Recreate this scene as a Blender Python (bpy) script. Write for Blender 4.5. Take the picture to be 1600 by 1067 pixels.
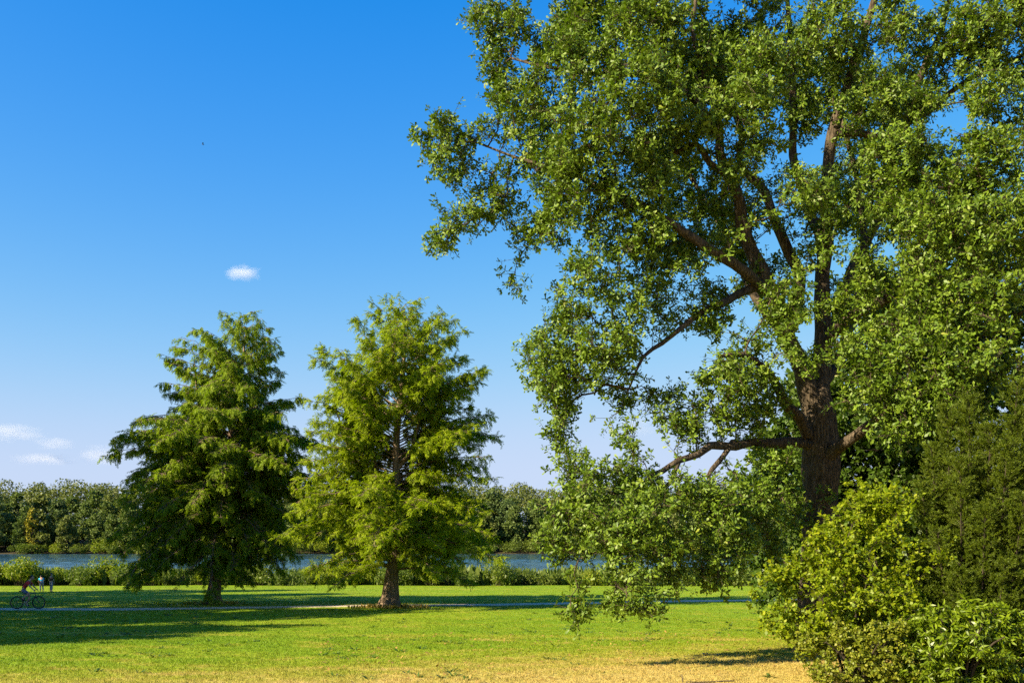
import bpy, bmesh, math, random
import numpy as np
from mathutils import Vector, Matrix, Quaternion, noise, kdtree

for o in list(bpy.data.objects):
    bpy.data.objects.remove(o)
sc = bpy.context.scene
COL = sc.collection
RNG = np.random.default_rng(7)
random.seed(7)

# ------------------------------------------------------------------ camera
F = 1500.0            # focal length in photo pixels (photo 1600 wide)
HY = 838.0            # row of the horizon in the photo
CZ = 5.6              # eye height above the lake
cam = bpy.data.cameras.new('camera')
cam.sensor_width = 36.0
cam.lens = 36.0 * F / 1600.0
cam.shift_y = (HY - 533.5) / 1600.0
cam.clip_start = 0.2
cam.clip_end = 20000
camo = bpy.data.objects.new('camera', cam)
camo.location = (0, 0, CZ)
camo.rotation_euler = (math.radians(90), 0, 0)
COL.objects.link(camo)
sc.camera = camo

# ------------------------------------------------------------------ light
SUN_A = math.radians(30)      # sun comes from the left and from behind the camera
SUN_E = math.radians(29)
S = Vector((-math.cos(SUN_A) * math.cos(SUN_E), -math.sin(SUN_A) * math.cos(SUN_E), math.sin(SUN_E)))
world = bpy.data.worlds.new('World')
sc.world = world
world.use_nodes = True
wn = world.node_tree.nodes
wl = world.node_tree.links
wn.clear()
wo = wn.new('ShaderNodeOutputWorld')
bg = wn.new('ShaderNodeBackground')
sky = wn.new('ShaderNodeTexSky')
sky.sky_type = 'NISHITA'
sky.sun_disc = False
sky.sun_elevation = SUN_E
sky.sun_rotation = math.atan2(S.x, S.y)
sky.altitude = 0
sky.air_density = 1.0
sky.dust_density = 0.6
sky.ozone_density = 3.0
hs = wn.new('ShaderNodeHueSaturation')
hs.inputs['Saturation'].default_value = 1.30
hs.inputs['Hue'].default_value = 0.503
hs.inputs['Value'].default_value = 1.0
wl.new(sky.outputs[0], hs.inputs['Color'])
# soft shoulder on the bright horizon, channel by channel, as the camera film rolled it off
SKY_K = 0.2437
sepc = wn.new('ShaderNodeSeparateColor'); comb = wn.new('ShaderNodeCombineColor')
wl.new(hs.outputs[0], sepc.inputs[0])


def wmath(op, a, b):
    m_ = wn.new('ShaderNodeMath'); m_.operation = op
    for i_, x_ in enumerate((a, b)):
        if isinstance(x_, (int, float)): m_.inputs[i_].default_value = x_
        else: wl.new(x_, m_.inputs[i_])
    return m_.outputs[0]


for ch, (gain, off, knee, pw) in enumerate([(1.26, -.055, .62, 3.0), (1.0, 0.0, .73, 4.0), (1.30, 0.0, .95, 6.0)]):
    a_ = wmath('MAXIMUM', wmath('MULTIPLY', wmath('ADD', wmath('MULTIPLY', sepc.outputs[ch], SKY_K), off), gain), .004)
    d_ = wmath('POWER', wmath('ADD', wmath('POWER', wmath('DIVIDE', a_, knee), pw), 1.0), 1.0 / pw)
    wl.new(wmath('DIVIDE', wmath('DIVIDE', a_, d_), SKY_K), comb.inputs[ch])
wl.new(comb.outputs[0], bg.inputs['Color'])
bg.inputs['Strength'].default_value = 0.075
wl.new(bg.outputs[0], wo.inputs['Surface'])

sun = bpy.data.lights.new('sun', 'SUN')
sun.energy = 5.0
sun.angle = math.radians(0.53)
sun.color = (1.0, 0.84, 0.58)
suno = bpy.data.objects.new('sun', sun)
suno.rotation_euler = S.to_track_quat('Z', 'Y').to_euler()
suno.location = (-40, -30, 60)
COL.objects.link(suno)

sc.view_settings.view_transform = 'Standard'
sc.view_settings.look = 'None'
sc.view_settings.gamma = 1.0
sc.view_settings.use_curve_mapping = False
sc.view_settings.exposure = 1.7
cy = sc.cycles
cy.max_bounces = 6
cy.diffuse_bounces = 3
cy.glossy_bounces = 2
cy.transmission_bounces = 3
cy.transparent_max_bounces = 4
cy.volume_bounces = 2
cy.caustics_reflective = False
cy.caustics_refractive = False
cy.use_denoising = False
cy.use_adaptive_sampling = True
cy.adaptive_threshold = 0.02
cy.sample_clamp_indirect = 4.0


# ------------------------------------------------------------------ helpers
def W(px, py, d):
    """a photo pixel at a chosen distance, as a point of the place"""
    return Vector(((px - 800.0) / F * d, d, CZ + (HY - py) / F * d))


def ground_z(x, y):
    y0 = max(y, -60.0)
    z = 3.15 - 0.027 * y0
    if y > 104:
        z = 0.342 - (y - 104) * 0.09
    if y > 125:
        z = -1.55
    if y > 300:
        z = -1.55 + (y - 300) * 0.14
    if y > 318:
        z = 0.97 + min((y - 318) * 0.11, 9.5)
    if 0 < y < 104:
        z += 0.05 * noise.noise(Vector((x * .12, y * .12, 0))) + 0.02 * noise.noise(Vector((x * .5, y * .5, 3)))
    return z


def tag(o, label=None, cat=None, group=None, kind=None):
    if label: o['label'] = label
    if cat: o['category'] = cat
    if group: o['group'] = group
    if kind: o['kind'] = kind
    return o


def empty(name, loc, rz=0.0):
    o = bpy.data.objects.new(name, None)
    o.empty_display_size = 0.2
    o.location = loc
    o.rotation_euler = (0, 0, rz)
    COL.objects.link(o)
    return o


def link(name, me, parent=None, local=False):
    o = bpy.data.objects.new(name, me)
    COL.objects.link(o)
    if parent is not None:
        o.parent = parent
        if not local:
            o.location = -Vector(parent.location)
    return o


class MB:
    """collects points and faces, builds one mesh"""
    def __init__(self):
        self.v = []; self.f = []; self.n = 0

    def add(self, v, f):
        v = np.asarray(v, np.float32).reshape(-1, 3)
        f = np.asarray(f, np.int64)
        self.v.append(v); self.f.append(f + self.n); self.n += len(v)

    def mesh(self, name, mat, smooth=False):
        me = bpy.data.meshes.new(name)
        if not self.v:
            return me
        v = np.concatenate(self.v)
        me.vertices.add(len(v))
        me.vertices.foreach_set('co', v.ravel())
        loops = np.concatenate([f.ravel() for f in self.f]).astype(np.int32)
        sizes = np.concatenate([np.full(len(f), f.shape[1], np.int32) for f in self.f])
        starts = np.concatenate([[0], np.cumsum(sizes)[:-1]]).astype(np.int32)
        me.loops.add(len(loops))
        me.loops.foreach_set('vertex_index', loops)
        me.polygons.add(len(sizes))
        me.polygons.foreach_set('loop_start', starts)
        me.polygons.foreach_set('loop_total', sizes)
        if smooth:
            me.polygons.foreach_set('use_smooth', np.ones(len(sizes), bool))
        me.update(calc_edges=True)
        if mat: me.materials.append(mat)
        return me


def norm(a):
    return a / np.maximum(np.linalg.norm(a, axis=-1, keepdims=True), 1e-9)


def rand_dirs(n):
    return norm(RNG.normal(size=(n, 3)))


LEAF = {   # outline pairs (along, half width); tip and base at the ends
    'oak': [(0.0, 0.06), (0.62, 0.25), (1.0, 0.06)],
    'lobed': [(0.0, 0.03), (0.26, 0.16), (0.42, 0.11), (0.72, 0.25), (1.0, 0.06)],
    'round': [(0.0, 0.10), (0.48, 0.38), (1.0, 0.06)],
    'lance': [(0.0, 0.03), (0.45, 0.16), (1.0, 0.01)],
}


def leaves(mb, o, d, n, L, shape='diamond', wide=0.45, curl=0.15):
    """o origins, d directions, n rough normals, L lengths (arrays)"""
    o = np.asarray(o); d = norm(np.asarray(d))
    s = norm(np.cross(d, n))
    nn = np.cross(s, d)
    L = np.asarray(L)[:, None]
    if shape == 'diamond':
        k = len(o)
        v = np.empty((k, 4, 3))
        v[:, 0] = o
        v[:, 1] = o + d * L * .5 + s * L * wide * .5
        v[:, 2] = o + d * L - nn * L * curl
        v[:, 3] = o + d * L * .5 - s * L * wide * .5
        f = np.arange(k)[:, None] * 4 + np.array([0, 1, 2, 3])
        mb.add(v, f)
        return
    prof = LEAF[shape]
    k = len(o); m = len(prof)
    v = np.empty((k, 2 * m, 3))
    for i, (t, w) in enumerate(prof):
        c = o + d * L * t - nn * L * curl * t * t
        v[:, 2 * i] = c + s * L * w
        v[:, 2 * i + 1] = c - s * L * w
    base = np.arange(k)[:, None] * (2 * m)
    for i in range(m - 1):
        q = base + np.array([2 * i, 2 * i + 1, 2 * i + 3, 2 * i + 2])
        if i == 0:
            mb.add(v, q)
            off = mb.n - v.shape[0] * v.shape[1]
        else:
            mb.f.append(q + off)


def tubes(mb, p0, p1, r0, r1, sides=4):
    """one tapered tube for each pair of points"""
    p0 = np.asarray(p0, float); p1 = np.asarray(p1, float)
    k = len(p0)
    if k == 0: return
    ax = norm(p1 - p0)
    ref = np.where(np.abs(ax[:, 2:3]) > .9, np.array([[1., 0, 0]]), np.array([[0, 0, 1.]]))
    u = norm(np.cross(ax, ref)); w = np.cross(ax, u)
    v = np.empty((k, 2 * sides, 3))
    r0 = np.asarray(r0)[:, None]; r1 = np.asarray(r1)[:, None]
    for i in range(sides):
        a = 2 * math.pi * i / sides
        e = u * math.cos(a) + w * math.sin(a)
        v[:, i] = p0 + e * r0
        v[:, sides + i] = p1 + e * r1
    base = np.arange(k)[:, None] * (2 * sides)
    fs = [base + np.array([i, (i + 1) % sides, sides + (i + 1) % sides, sides + i]) for i in range(sides)]
    mb.add(v, np.concatenate(fs))


def catmull(pts, step):
    """pts: list of (Vector, r) -> resampled list"""
    out = []
    n = len(pts)
    for i in range(n - 1):
        p0 = pts[max(i - 1, 0)]; p1 = pts[i]; p2 = pts[i + 1]; p3 = pts[min(i + 2, n - 1)]
        seg = max(1, int((p2[0] - p1[0]).length / step))
        for k in range(seg):
            t = k / seg
            q = 0.5 * ((2 * p1[0]) + (p2[0] - p0[0]) * t + (2 * p0[0] - 5 * p1[0] + 4 * p2[0] - p3[0]) * t * t
                       + (-p0[0] + 3 * p1[0] - 3 * p2[0] + p3[0]) * t ** 3)
            out.append((q, p1[1] + (p2[1] - p1[1]) * t))
    out.append(pts[-1])
    return out


def limb_mesh(mb, pts, sides=12, rough=0.06, flute=0.0, seed=0.0, step=0.12):
    """continuous tapered limb with an uneven surface"""
    P = catmull(pts, step)
    rings = []
    N = len(P)
    up = Vector((0.3, 1, 0.1)).normalized()
    for i, (p, r) in enumerate(P):
        a = P[max(i - 1, 0)][0]; b = P[min(i + 1, N - 1)][0]
        ax = (b - a).normalized()
        u = ax.cross(up).normalized(); w = ax.cross(u)
        ring = []
        for k in range(sides):
            t = 2 * math.pi * k / sides
            e = u * math.cos(t) + w * math.sin(t)
            q = p + e * r
            nz = noise.noise(Vector((q.x * 2.2 + seed, q.y * 2.2, q.z * .9))) * rough * 1.6
            nz += noise.noise(Vector((math.cos(t) * 4 + seed, math.sin(t) * 4, q.z * 1.4))) * rough
            fl = 0.0
            if flute:
                hgt = p.z - pts[0][0].z
                fl = flute * math.exp(-hgt / 1.1) * (math.cos(t * 5 + seed) * .5 + math.cos(t * 8 + 1 + seed) * .35)
            ring.append(p + e * (r * (1 + nz + fl)))
        rings.append(ring)
    v = np.array([[tuple(q) for q in ring] for ring in rings]).reshape(-1, 3)
    f = []
    for i in range(N - 1):
        for k in range(sides):
            f.append((i * sides + k, i * sides + (k + 1) % sides, (i + 1) * sides + (k + 1) % sides, (i + 1) * sides + k))
    mb.add(v, np.array(f))
    mb.add(v[-sides:], np.array([list(range(sides))]))


def colonize(start, attr, step=0.4, kill=0.5, iters=60, grav=0.0, wander=0.25):
    """space colonisation: grows branches from the start nodes to the attractor points"""
    P = [np.array(p) for p in start]
    par = [-1] * len(P)
    A = np.array(attr)
    kd = kdtree.KDTree(len(P))
    for i, p in enumerate(P): kd.insert(p, i)
    kd.balance()
    bi = np.empty(len(A), int); bd = np.empty(len(A))
    for j, a in enumerate(A):
        _, bi[j], bd[j] = kd.find(a)
    hook = np.full(len(A), -1)
    alive = np.ones(len(A), bool)
    for it in range(iters):
        done = alive & (bd < kill)
        hook[done] = bi[done]
        alive &= ~done
        idx = np.nonzero(alive)[0]
        if len(idx) == 0: break
        Pa = np.array(P)
        dr = norm(A[idx] - Pa[bi[idx]])
        act, inv = np.unique(bi[idx], return_inverse=True)
        acc = np.zeros((len(act), 3))
        np.add.at(acc, inv, dr)
        acc = norm(norm(acc) + RNG.normal(size=acc.shape) * wander + np.array([0, 0, grav]))
        new = Pa[act] + acc * step
        base = len(P)
        kd = kdtree.KDTree(len(new))
        for i, p in enumerate(new):
            P.append(p); par.append(int(act[i])); kd.insert(p, i)
        kd.balance()
        for j in idx:
            _, i, dd = kd.find(A[j])
            if dd < bd[j]:
                bd[j] = dd; bi[j] = base + i
    hook[hook < 0] = bi[hook < 0]
    return np.array(P), np.array(par), hook


def pipe_radii(P, par, n0, tip=0.006, e=2.2, cap=0.2):
    acc = np.zeros(len(P))
    kids = np.zeros(len(P), int)
    for i in range(len(P) - 1, -1, -1):
        if acc[i] == 0: acc[i] = tip ** e
        if par[i] >= 0:
            acc[par[i]] += acc[i]; kids[par[i]] += 1
    return np.minimum(acc ** (1 / e), cap), kids


def sample_blobs(blobs, n, gap=0.0, gscale=0.5, shell=0.30):
    """blobs: (centre, (rx,ry,rz), weight)"""
    w = np.array([b[2] * (b[1][0] * b[1][1] * b[1][2]) ** 0.8 for b in blobs])
    w = w / w.sum()
    out = []; src = []
    cnt = 0
    while cnt < n:
        k = RNG.choice(len(blobs), size=n, p=w)
        d = rand_dirs(n) * (RNG.random(n)[:, None] ** shell)
        c = np.array([tuple(blobs[i][0]) for i in k]); r = np.array([blobs[i][1] for i in k])
        p = c + d * r * (1 + np.clip(.28 * RNG.normal(size=(n, 1)), -.5, .34) * (RNG.random((n, 1)) < .35))
        if gap > -1:
            keep = np.array([noise.noise(Vector(q) * gscale) > gap for q in p])
            p = p[keep]; k = k[keep]
        out.append(p); src.append(k); cnt += len(p)
    p = np.concatenate(out)[:n]; k = np.concatenate(src)[:n]
    return p, k


def frames(x=None, z=None, spin=True):
    """euler angles turning +X (or +Z) to the given directions, with a free or upright roll"""
    a = norm(np.asarray(x if x is not None else z, float))
    k = len(a)
    ref = rand_dirs(k) if spin else np.tile(np.array([0, 0, 1.0]), (k, 1)) + RNG.normal(size=(k, 3)) * .35
    b = norm(np.cross(ref, a)); c = np.cross(a, b)
    R = np.stack([a, b, c], 2) if x is not None else np.stack([b, np.cross(a, b), a], 2)
    return np.stack([np.arctan2(R[:, 2, 1], R[:, 2, 2]), np.arcsin(np.clip(-R[:, 2, 0], -1, 1)), np.arctan2(R[:, 1, 0], R[:, 0, 0])], 1)


def instanced(name, parent, protos, pos, rot, scl, mat):
    """tens of thousands of sprays as one part: points carrying a spray each"""
    me = bpy.data.meshes.new(name)
    pos = np.asarray(pos, np.float32)
    me.vertices.add(len(pos)); me.vertices.foreach_set('co', pos.ravel())
    at = me.attributes.new('rot', 'FLOAT_VECTOR', 'POINT'); at.data.foreach_set('vector', np.asarray(rot, np.float32).ravel())
    at = me.attributes.new('scl', 'FLOAT', 'POINT'); at.data.foreach_set('value', np.asarray(scl, np.float32).ravel())
    me.update(); me.materials.append(mat)
    o = link(name, me, parent)
    coll = bpy.data.collections.new(name + '_sprays')
    for m_ in protos:
        coll.objects.link(bpy.data.objects.new('spray', m_))
    ng = bpy.data.node_groups.new(name, 'GeometryNodeTree')
    ng.interface.new_socket('Geometry', in_out='INPUT', socket_type='NodeSocketGeometry')
    ng.interface.new_socket('Geometry', in_out='OUTPUT', socket_type='NodeSocketGeometry')
    N = ng.nodes; Lk = ng.links
    gi = N.new('NodeGroupInput'); go = N.new('NodeGroupOutput')
    iop = N.new('GeometryNodeInstanceOnPoints')
    ci = N.new('GeometryNodeCollectionInfo'); ci.inputs['Collection'].default_value = coll
    ci.inputs['Separate Children'].default_value = True; ci.inputs['Reset Children'].default_value = True
    Lk.new(gi.outputs[0], iop.inputs['Points']); Lk.new(ci.outputs[0], iop.inputs['Instance'])
    iop.inputs['Pick Instance'].default_value = True
    ra = N.new('GeometryNodeInputNamedAttribute'); ra.data_type = 'FLOAT_VECTOR'; ra.inputs['Name'].default_value = 'rot'
    Lk.new(ra.outputs[0], iop.inputs['Rotation'])
    sa = N.new('GeometryNodeInputNamedAttribute'); sa.data_type = 'FLOAT'; sa.inputs['Name'].default_value = 'scl'
    Lk.new(sa.outputs[0], iop.inputs['Scale'])
    Lk.new(iop.outputs[0], go.inputs[0])
    md = o.modifiers.new(name, 'NODES'); md.node_group = ng
    o['kind'] = 'stuff'
    return o


def rosettes(mat, count, n, L, shape, curl=.15, wide=.45, back=.12, lo=.5, hi=1.8, droop=0.0):
    """leaf whorls round a twig tip that points along +Z"""
    out = []
    for q in range(count):
        mb = MB()
        az = np.arange(n) * 2.4 + RNG.normal(size=n) * .3
        po = RNG.uniform(lo, hi, n)
        d = np.stack([np.sin(po) * np.cos(az), np.sin(po) * np.sin(az), np.cos(po)], 1)
        org = np.stack([np.zeros(n), np.zeros(n), -RNG.random(n) ** 1.5 * back], 1) + d * .012
        nn = np.array([0, 0, 1.0]) + RNG.normal(size=(n, 3)) * .45
        leaves(mb, org, d, nn, L * RNG.uniform(.6, 1.2, n), shape, wide, curl)
        out.append(mb.mesh('rosette', mat))
    return out


def feathers(mat, count, n, length, L, wide, mode='flat'):
    """needle sprays along +X"""
    out = []
    for q in range(count):
        mb = MB()
        t = (np.arange(n) + RNG.random(n)) / n
        bend = RNG.normal() * .12
        axis_ = np.stack([t * length, bend * t * t * length, -.18 * t * t * length], 1)
        if mode == 'flat':
            sg = np.where(np.arange(n) % 2, 1.0, -1.0)
            d = np.stack([np.full(n, .62), sg * (.85 - .35 * t), np.full(n, -.10)], 1) + RNG.normal(size=(n, 3)) * .16
            nn = np.array([0, 0, 1.0]) + RNG.normal(size=(n, 3)) * .35
        else:
            a = np.arange(n) * 2.4
            d = np.stack([np.full(n, .8), .7 * np.cos(a), .7 * np.sin(a)], 1) + RNG.normal(size=(n, 3)) * .1
            nn = rand_dirs(n)
        leaves(mb, axis_, d, nn, L * RNG.uniform(.7, 1.25, n) * (1 - .35 * t), 'diamond', wide, .12)
        tubes(mb, axis_[:1] * 0, np.array([[length * .9, bend * length * .8, -.15 * length]]), [.004], [.002], 3)
        out.append(mb.mesh('feather', mat))
    return out


# ------------------------------------------------------------------ materials
def new_mat(name):
    m = bpy.data.materials.new(name)
    m.use_nodes = True
    nt = m.node_tree
    nt.nodes.clear()
    out = nt.nodes.new('ShaderNodeOutputMaterial')
    return m, nt.nodes, nt.links, out


def ramp(nodes, stops):
    r = nodes.new('ShaderNodeValToRGB')
    e = r.color_ramp.elements
    while len(e) < len(stops): e.new(0.5)
    for i, (p, c) in enumerate(stops):
        e[i].position = p
        e[i].color = (c[0], c[1], c[2], 1)
    return r


def leaf_mat(name, stops, trans=0.35, rough=0.45, spec=0.35, tcol=(1.35, 1.5, .45)):
    m, n, l, out = new_mat(name)
    g = n.new('ShaderNodeNewGeometry')
    r = ramp(n, stops)
    oi = n.new('ShaderNodeObjectInfo')
    m1 = n.new('ShaderNodeMath'); m1.operation = 'MULTIPLY'; m1.inputs[1].default_value = .62
    l.new(g.outputs['Random Per Island'], m1.inputs[0])
    m2 = n.new('ShaderNodeMath'); m2.operation = 'MULTIPLY_ADD'; m2.inputs[1].default_value = .38
    l.new(oi.outputs['Random'], m2.inputs[0]); l.new(m1.outputs[0], m2.inputs[2])
    l.new(m2.outputs[0], r.inputs[0])
    p = n.new('ShaderNodeBsdfPrincipled')
    p.inputs['Roughness'].default_value = rough
    p.inputs['Specular IOR Level'].default_value = spec
    l.new(r.outputs[0], p.inputs['Base Color'])
    t = n.new('ShaderNodeBsdfTranslucent')
    mul = n.new('ShaderNodeMix'); mul.data_type = 'RGBA'; mul.blend_type = 'MULTIPLY'
    mul.inputs[0].default_value = 1
    l.new(r.outputs[0], mul.inputs[6]); mul.inputs[7].default_value = (*tcol, 1)
    l.new(mul.outputs[2], t.inputs['Color'])
    mx = n.new('ShaderNodeMixShader'); mx.inputs[0].default_value = trans
    l.new(p.outputs[0], mx.inputs[1]); l.new(t.outputs[0], mx.inputs[2])
    l.new(mx.outputs[0], out.inputs['Surface'])
    return m


def bark_mat(name, c0, c1, scale=9.0, zs=0.18, bump=0.6):
    m, n, l, out = new_mat(name)
    tc = n.new('ShaderNodeNewGeometry')
    mp = n.new('ShaderNodeMapping'); mp.inputs['Scale'].default_value = (scale, scale, scale * zs)
    l.new(tc.outputs['Position'], mp.inputs['Vector'])
    v = n.new('ShaderNodeTexNoise'); v.inputs['Scale'].default_value = 1.6; v.inputs['Detail'].default_value = 6
    v.inputs['Roughness'].default_value = .7
    l.new(mp.outputs[0], v.inputs['Vector'])
    vo = n.new('ShaderNodeTexVoronoi'); vo.feature = 'DISTANCE_TO_EDGE'; vo.inputs['Scale'].default_value = 1.3
    l.new(mp.outputs[0], vo.inputs['Vector'])
    ad = n.new('ShaderNodeMath'); ad.operation = 'MULTIPLY_ADD'
    l.new(vo.outputs['Distance'], ad.inputs[0]); ad.inputs[1].default_value = 0.9
    l.new(v.outputs['Fac'], ad.inputs[2])
    r = ramp(n, [(0.35, c0), (0.85, c1)])
    l.new(ad.outputs[0], r.inputs[0])
    b = n.new('ShaderNodeBump'); b.inputs['Strength'].default_value = bump; b.inputs['Distance'].default_value = .05
    l.new(ad.outputs[0], b.inputs['Height'])
    p = n.new('ShaderNodeBsdfPrincipled')
    p.inputs['Roughness'].default_value = .9; p.inputs['Specular IOR Level'].default_value = .15
    l.new(r.outputs[0], p.inputs['Base Color']); l.new(b.outputs[0], p.inputs['Normal'])
    l.new(p.outputs[0], out.inputs['Surface'])
    return m


def plain_mat(name, col, rough=.7, spec=.3, metal=0.0, nscale=14.0, var=.25):
    m, n, l, out = new_mat(name)
    tc = n.new('ShaderNodeTexCoord')
    t = n.new('ShaderNodeTexNoise'); t.inputs['Scale'].default_value = nscale
    l.new(tc.outputs['Object'], t.inputs['Vector'])
    r = ramp(n, [(.3, tuple(c * (1 - var) for c in col)), (.7, tuple(min(c * (1 + var), .9) for c in col))])
    l.new(t.outputs['Fac'], r.inputs[0])
    p = n.new('ShaderNodeBsdfPrincipled')
    p.inputs['Roughness'].default_value = rough; p.inputs['Specular IOR Level'].default_value = spec
    p.inputs['Metallic'].default_value = metal
    l.new(r.outputs[0], p.inputs['Base Color'])
    l.new(p.outputs[0], out.inputs['Surface'])
    return m


def grass_color(n, l):
    """turf colour from the place itself: lush strip, drier foreground, worn streaks"""
    g = n.new('ShaderNodeNewGeometry')
    sep = n.new('ShaderNodeSeparateXYZ'); l.new(g.outputs['Position'], sep.inputs[0])

    def noise_at(scale, sx, detail=4.0, w=0.0):
        mp = n.new('ShaderNodeMapping'); mp.inputs['Scale'].default_value = (sx, 1, 1)
        mp.inputs['Location'].default_value = (w, w * 1.7, 0)
        l.new(g.outputs['Position'], mp.inputs['Vector'])
        t = n.new('ShaderNodeTexNoise'); t.noise_dimensions = '2D'
        t.inputs['Scale'].default_value = scale; t.inputs['Detail'].default_value = detail
        t.inputs['Roughness'].default_value = .62
        l.new(mp.outputs[0], t.inputs['Vector'])
        return t.outputs['Fac']

    def math_(op, a, b=None, c=None):
        m = n.new('ShaderNodeMath'); m.operation = op
        for i, x in enumerate((a, b, c)):
            if x is None: continue
            if isinstance(x, (int, float)): m.inputs[i].default_value = x
            else: l.new(x, m.inputs[i])
        return m.outputs[0]

    big = noise_at(0.22, .35)
    mid = noise_at(1.1, .5, 5, 7.0)
    fine = noise_at(9.0, .8, 3, 2.0)
    # drier towards the sandy rise in the foreground
    yy = math_('ADD', sep.outputs['Y'], math_('MULTIPLY', math_('SUBTRACT', big, .5), 14.0))
    yy = math_('SUBTRACT', yy, math_('MULTIPLY', sep.outputs['X'], .44))
    d1 = n.new('ShaderNodeMapRange'); d1.inputs['From Min'].default_value = 29.0; d1.inputs['From Max'].default_value = 19.0
    l.new(yy, d1.inputs['Value'])
    # a worn streak crossing the lawn
    yb = math_('ADD', sep.outputs['Y'], math_('MULTIPLY', math_('SUBTRACT', mid, .5), 5.0))
    yb = math_('SUBTRACT', yb, math_('MULTIPLY', sep.outputs['X'], -.14))
    dist = math_('ABSOLUTE', math_('SUBTRACT', yb, 31.4))
    d2 = n.new('ShaderNodeMapRange'); d2.inputs['From Min'].default_value = 1.1; d2.inputs['From Max'].default_value = .1
    d2.inputs['To Max'].default_value = .42
    l.new(dist, d2.inputs['Value'])
    dry = math_('MAXIMUM', d1.outputs[0], d2.outputs[0])
    patch = n.new('ShaderNodeMapRange'); patch.inputs['From Min'].default_value = .55; patch.inputs['From Max'].default_value = .8
    patch.inputs['To Max'].default_value = .45
    l.new(mid, patch.inputs['Value'])
    dry = math_('ADD', dry, patch.outputs[0])
    dry = math_('ADD', dry, math_('MULTIPLY', math_('SUBTRACT', fine, .5), .55))
    dry = math_('ADD', dry, math_('MULTIPLY', math_('SUBTRACT', mid, .5), .8))
    dry = math_('ADD', dry, math_('MULTIPLY', math_('SUBTRACT', big, .42), .95))
    r = ramp(n, [(0.0, (.135, .225, .005)), (.3, (.195, .255, .010)), (.55, (.27, .27, .030)), (.8, (.35, .30, .060)), (1.0, (.42, .325, .090))])
    l.new(dry, r.inputs[0])
    fl = n.new('ShaderNodeMapRange'); fl.inputs['From Min'].default_value = 300; fl.inputs['From Max'].default_value = 306
    l.new(sep.outputs['Y'], fl.inputs['Value'])
    mx = n.new('ShaderNodeMix'); mx.data_type = 'RGBA'
    l.new(fl.outputs[0], mx.inputs[0]); l.new(r.outputs[0], mx.inputs[6]); mx.inputs[7].default_value = (.05, .042, .022, 1)

    class _R: outputs = [mx.outputs[2]]
    return _R, fine, mid, g


def lawn_mat():
    m, n, l, out = new_mat('lawn')
    r, fine, mid, g = grass_color(n, l)
    p = n.new('ShaderNodeBsdfPrincipled'); p.inputs['Roughness'].default_value = .9
    p.inputs['Specular IOR Level'].default_value = .1
    l.new(r.outputs[0], p.inputs['Base Color'])
    t = n.new('ShaderNodeTexNoise'); t.inputs['Scale'].default_value = 14; t.inputs['Detail'].default_value = 6
    l.new(g.outputs['Position'], t.inputs['Vector'])
    b = n.new('ShaderNodeBump'); b.inputs['Strength'].default_value = .7; b.inputs['Distance'].default_value = .08
    l.new(t.outputs['Fac'], b.inputs['Height']); l.new(b.outputs[0], p.inputs['Normal'])
    l.new(p.outputs[0], out.inputs['Surface'])
    return m


def blade_mat():
    m, n, l, out = new_mat('grass_blade')
    r, fine, mid, g = grass_color(n, l)
    p = n.new('ShaderNodeBsdfPrincipled'); p.inputs['Roughness'].default_value = .6
    p.inputs['Specular IOR Level'].default_value = .25
    l.new(r.outputs[0], p.inputs['Base Color'])
    t = n.new('ShaderNodeBsdfTranslucent'); l.new(r.outputs[0], t.inputs['Color'])
    mx = n.new('ShaderNodeMixShader'); mx.inputs[0].default_value = .35
    l.new(p.outputs[0], mx.inputs[1]); l.new(t.outputs[0], mx.inputs[2])
    l.new(mx.outputs[0], out.inputs['Surface'])
    return m


def path_mat():
    m, n, l, out = new_mat('gravel_path')
    g = n.new('ShaderNodeNewGeometry')
    t = n.new('ShaderNodeTexNoise'); t.inputs['Scale'].default_value = 2.5; t.inputs['Detail'].default_value = 8
    l.new(g.outputs['Position'], t.inputs['Vector'])
    r = ramp(n, [(.3, (.32, .255, .18)), (.7, (.48, .40, .29))])
    l.new(t.outputs['Fac'], r.inputs[0])
    p = n.new('ShaderNodeBsdfPrincipled'); p.inputs['Roughness'].default_value = .9
    l.new(r.outputs[0], p.inputs['Base Color'])
    l.new(p.outputs[0], out.inputs['Surface'])
    return m


def water_mat():
    m, n, l, out = new_mat('lake_water')
    g = n.new('ShaderNodeNewGeometry')
    mp = n.new('ShaderNodeMapping'); mp.inputs['Scale'].default_value = (.45, 1.0, 1)
    l.new(g.outputs['Position'], mp.inputs['Vector'])
    a = n.new('ShaderNodeTexNoise'); a.inputs['Scale'].default_value = 1.6; a.inputs['Detail'].default_value = 5
    a.inputs['Roughness'].default_value = .6
    l.new(mp.outputs[0], a.inputs['Vector'])
    c = n.new('ShaderNodeTexNoise'); c.inputs['Scale'].default_value = .035; c.inputs['Detail'].default_value = 2
    mp2 = n.new('ShaderNodeMapping'); mp2.inputs['Scale'].default_value = (.25, 1.0, 1)
    l.new(g.outputs['Position'], mp2.inputs['Vector'])
    l.new(mp2.outputs[0], c.inputs['Vector'])
    mr = n.new('ShaderNodeMapRange'); mr.inputs['From Min'].default_value = .35; mr.inputs['From Max'].default_value = .65
    mr.inputs['To Min'].default_value = .35; mr.inputs['To Max'].default_value = 1.0
    l.new(c.outputs['Fac'], mr.inputs['Value'])
    b = n.new('ShaderNodeBump'); b.inputs['Distance'].default_value = .12
    l.new(mr.outputs[0], b.inputs['Strength'])
    l.new(a.outputs['Fac'], b.inputs['Height'])
    p = n.new('ShaderNodeBsdfPrincipled')
    p.inputs['Base Color'].default_value = (.020, .060, .090, 1)
    p.inputs['Roughness'].default_value = .10
    p.inputs['IOR'].default_value = 1.33
    l.new(b.outputs[0], p.inputs['Normal'])
    l.new(p.outputs[0], out.inputs['Surface'])
    return m


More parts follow.
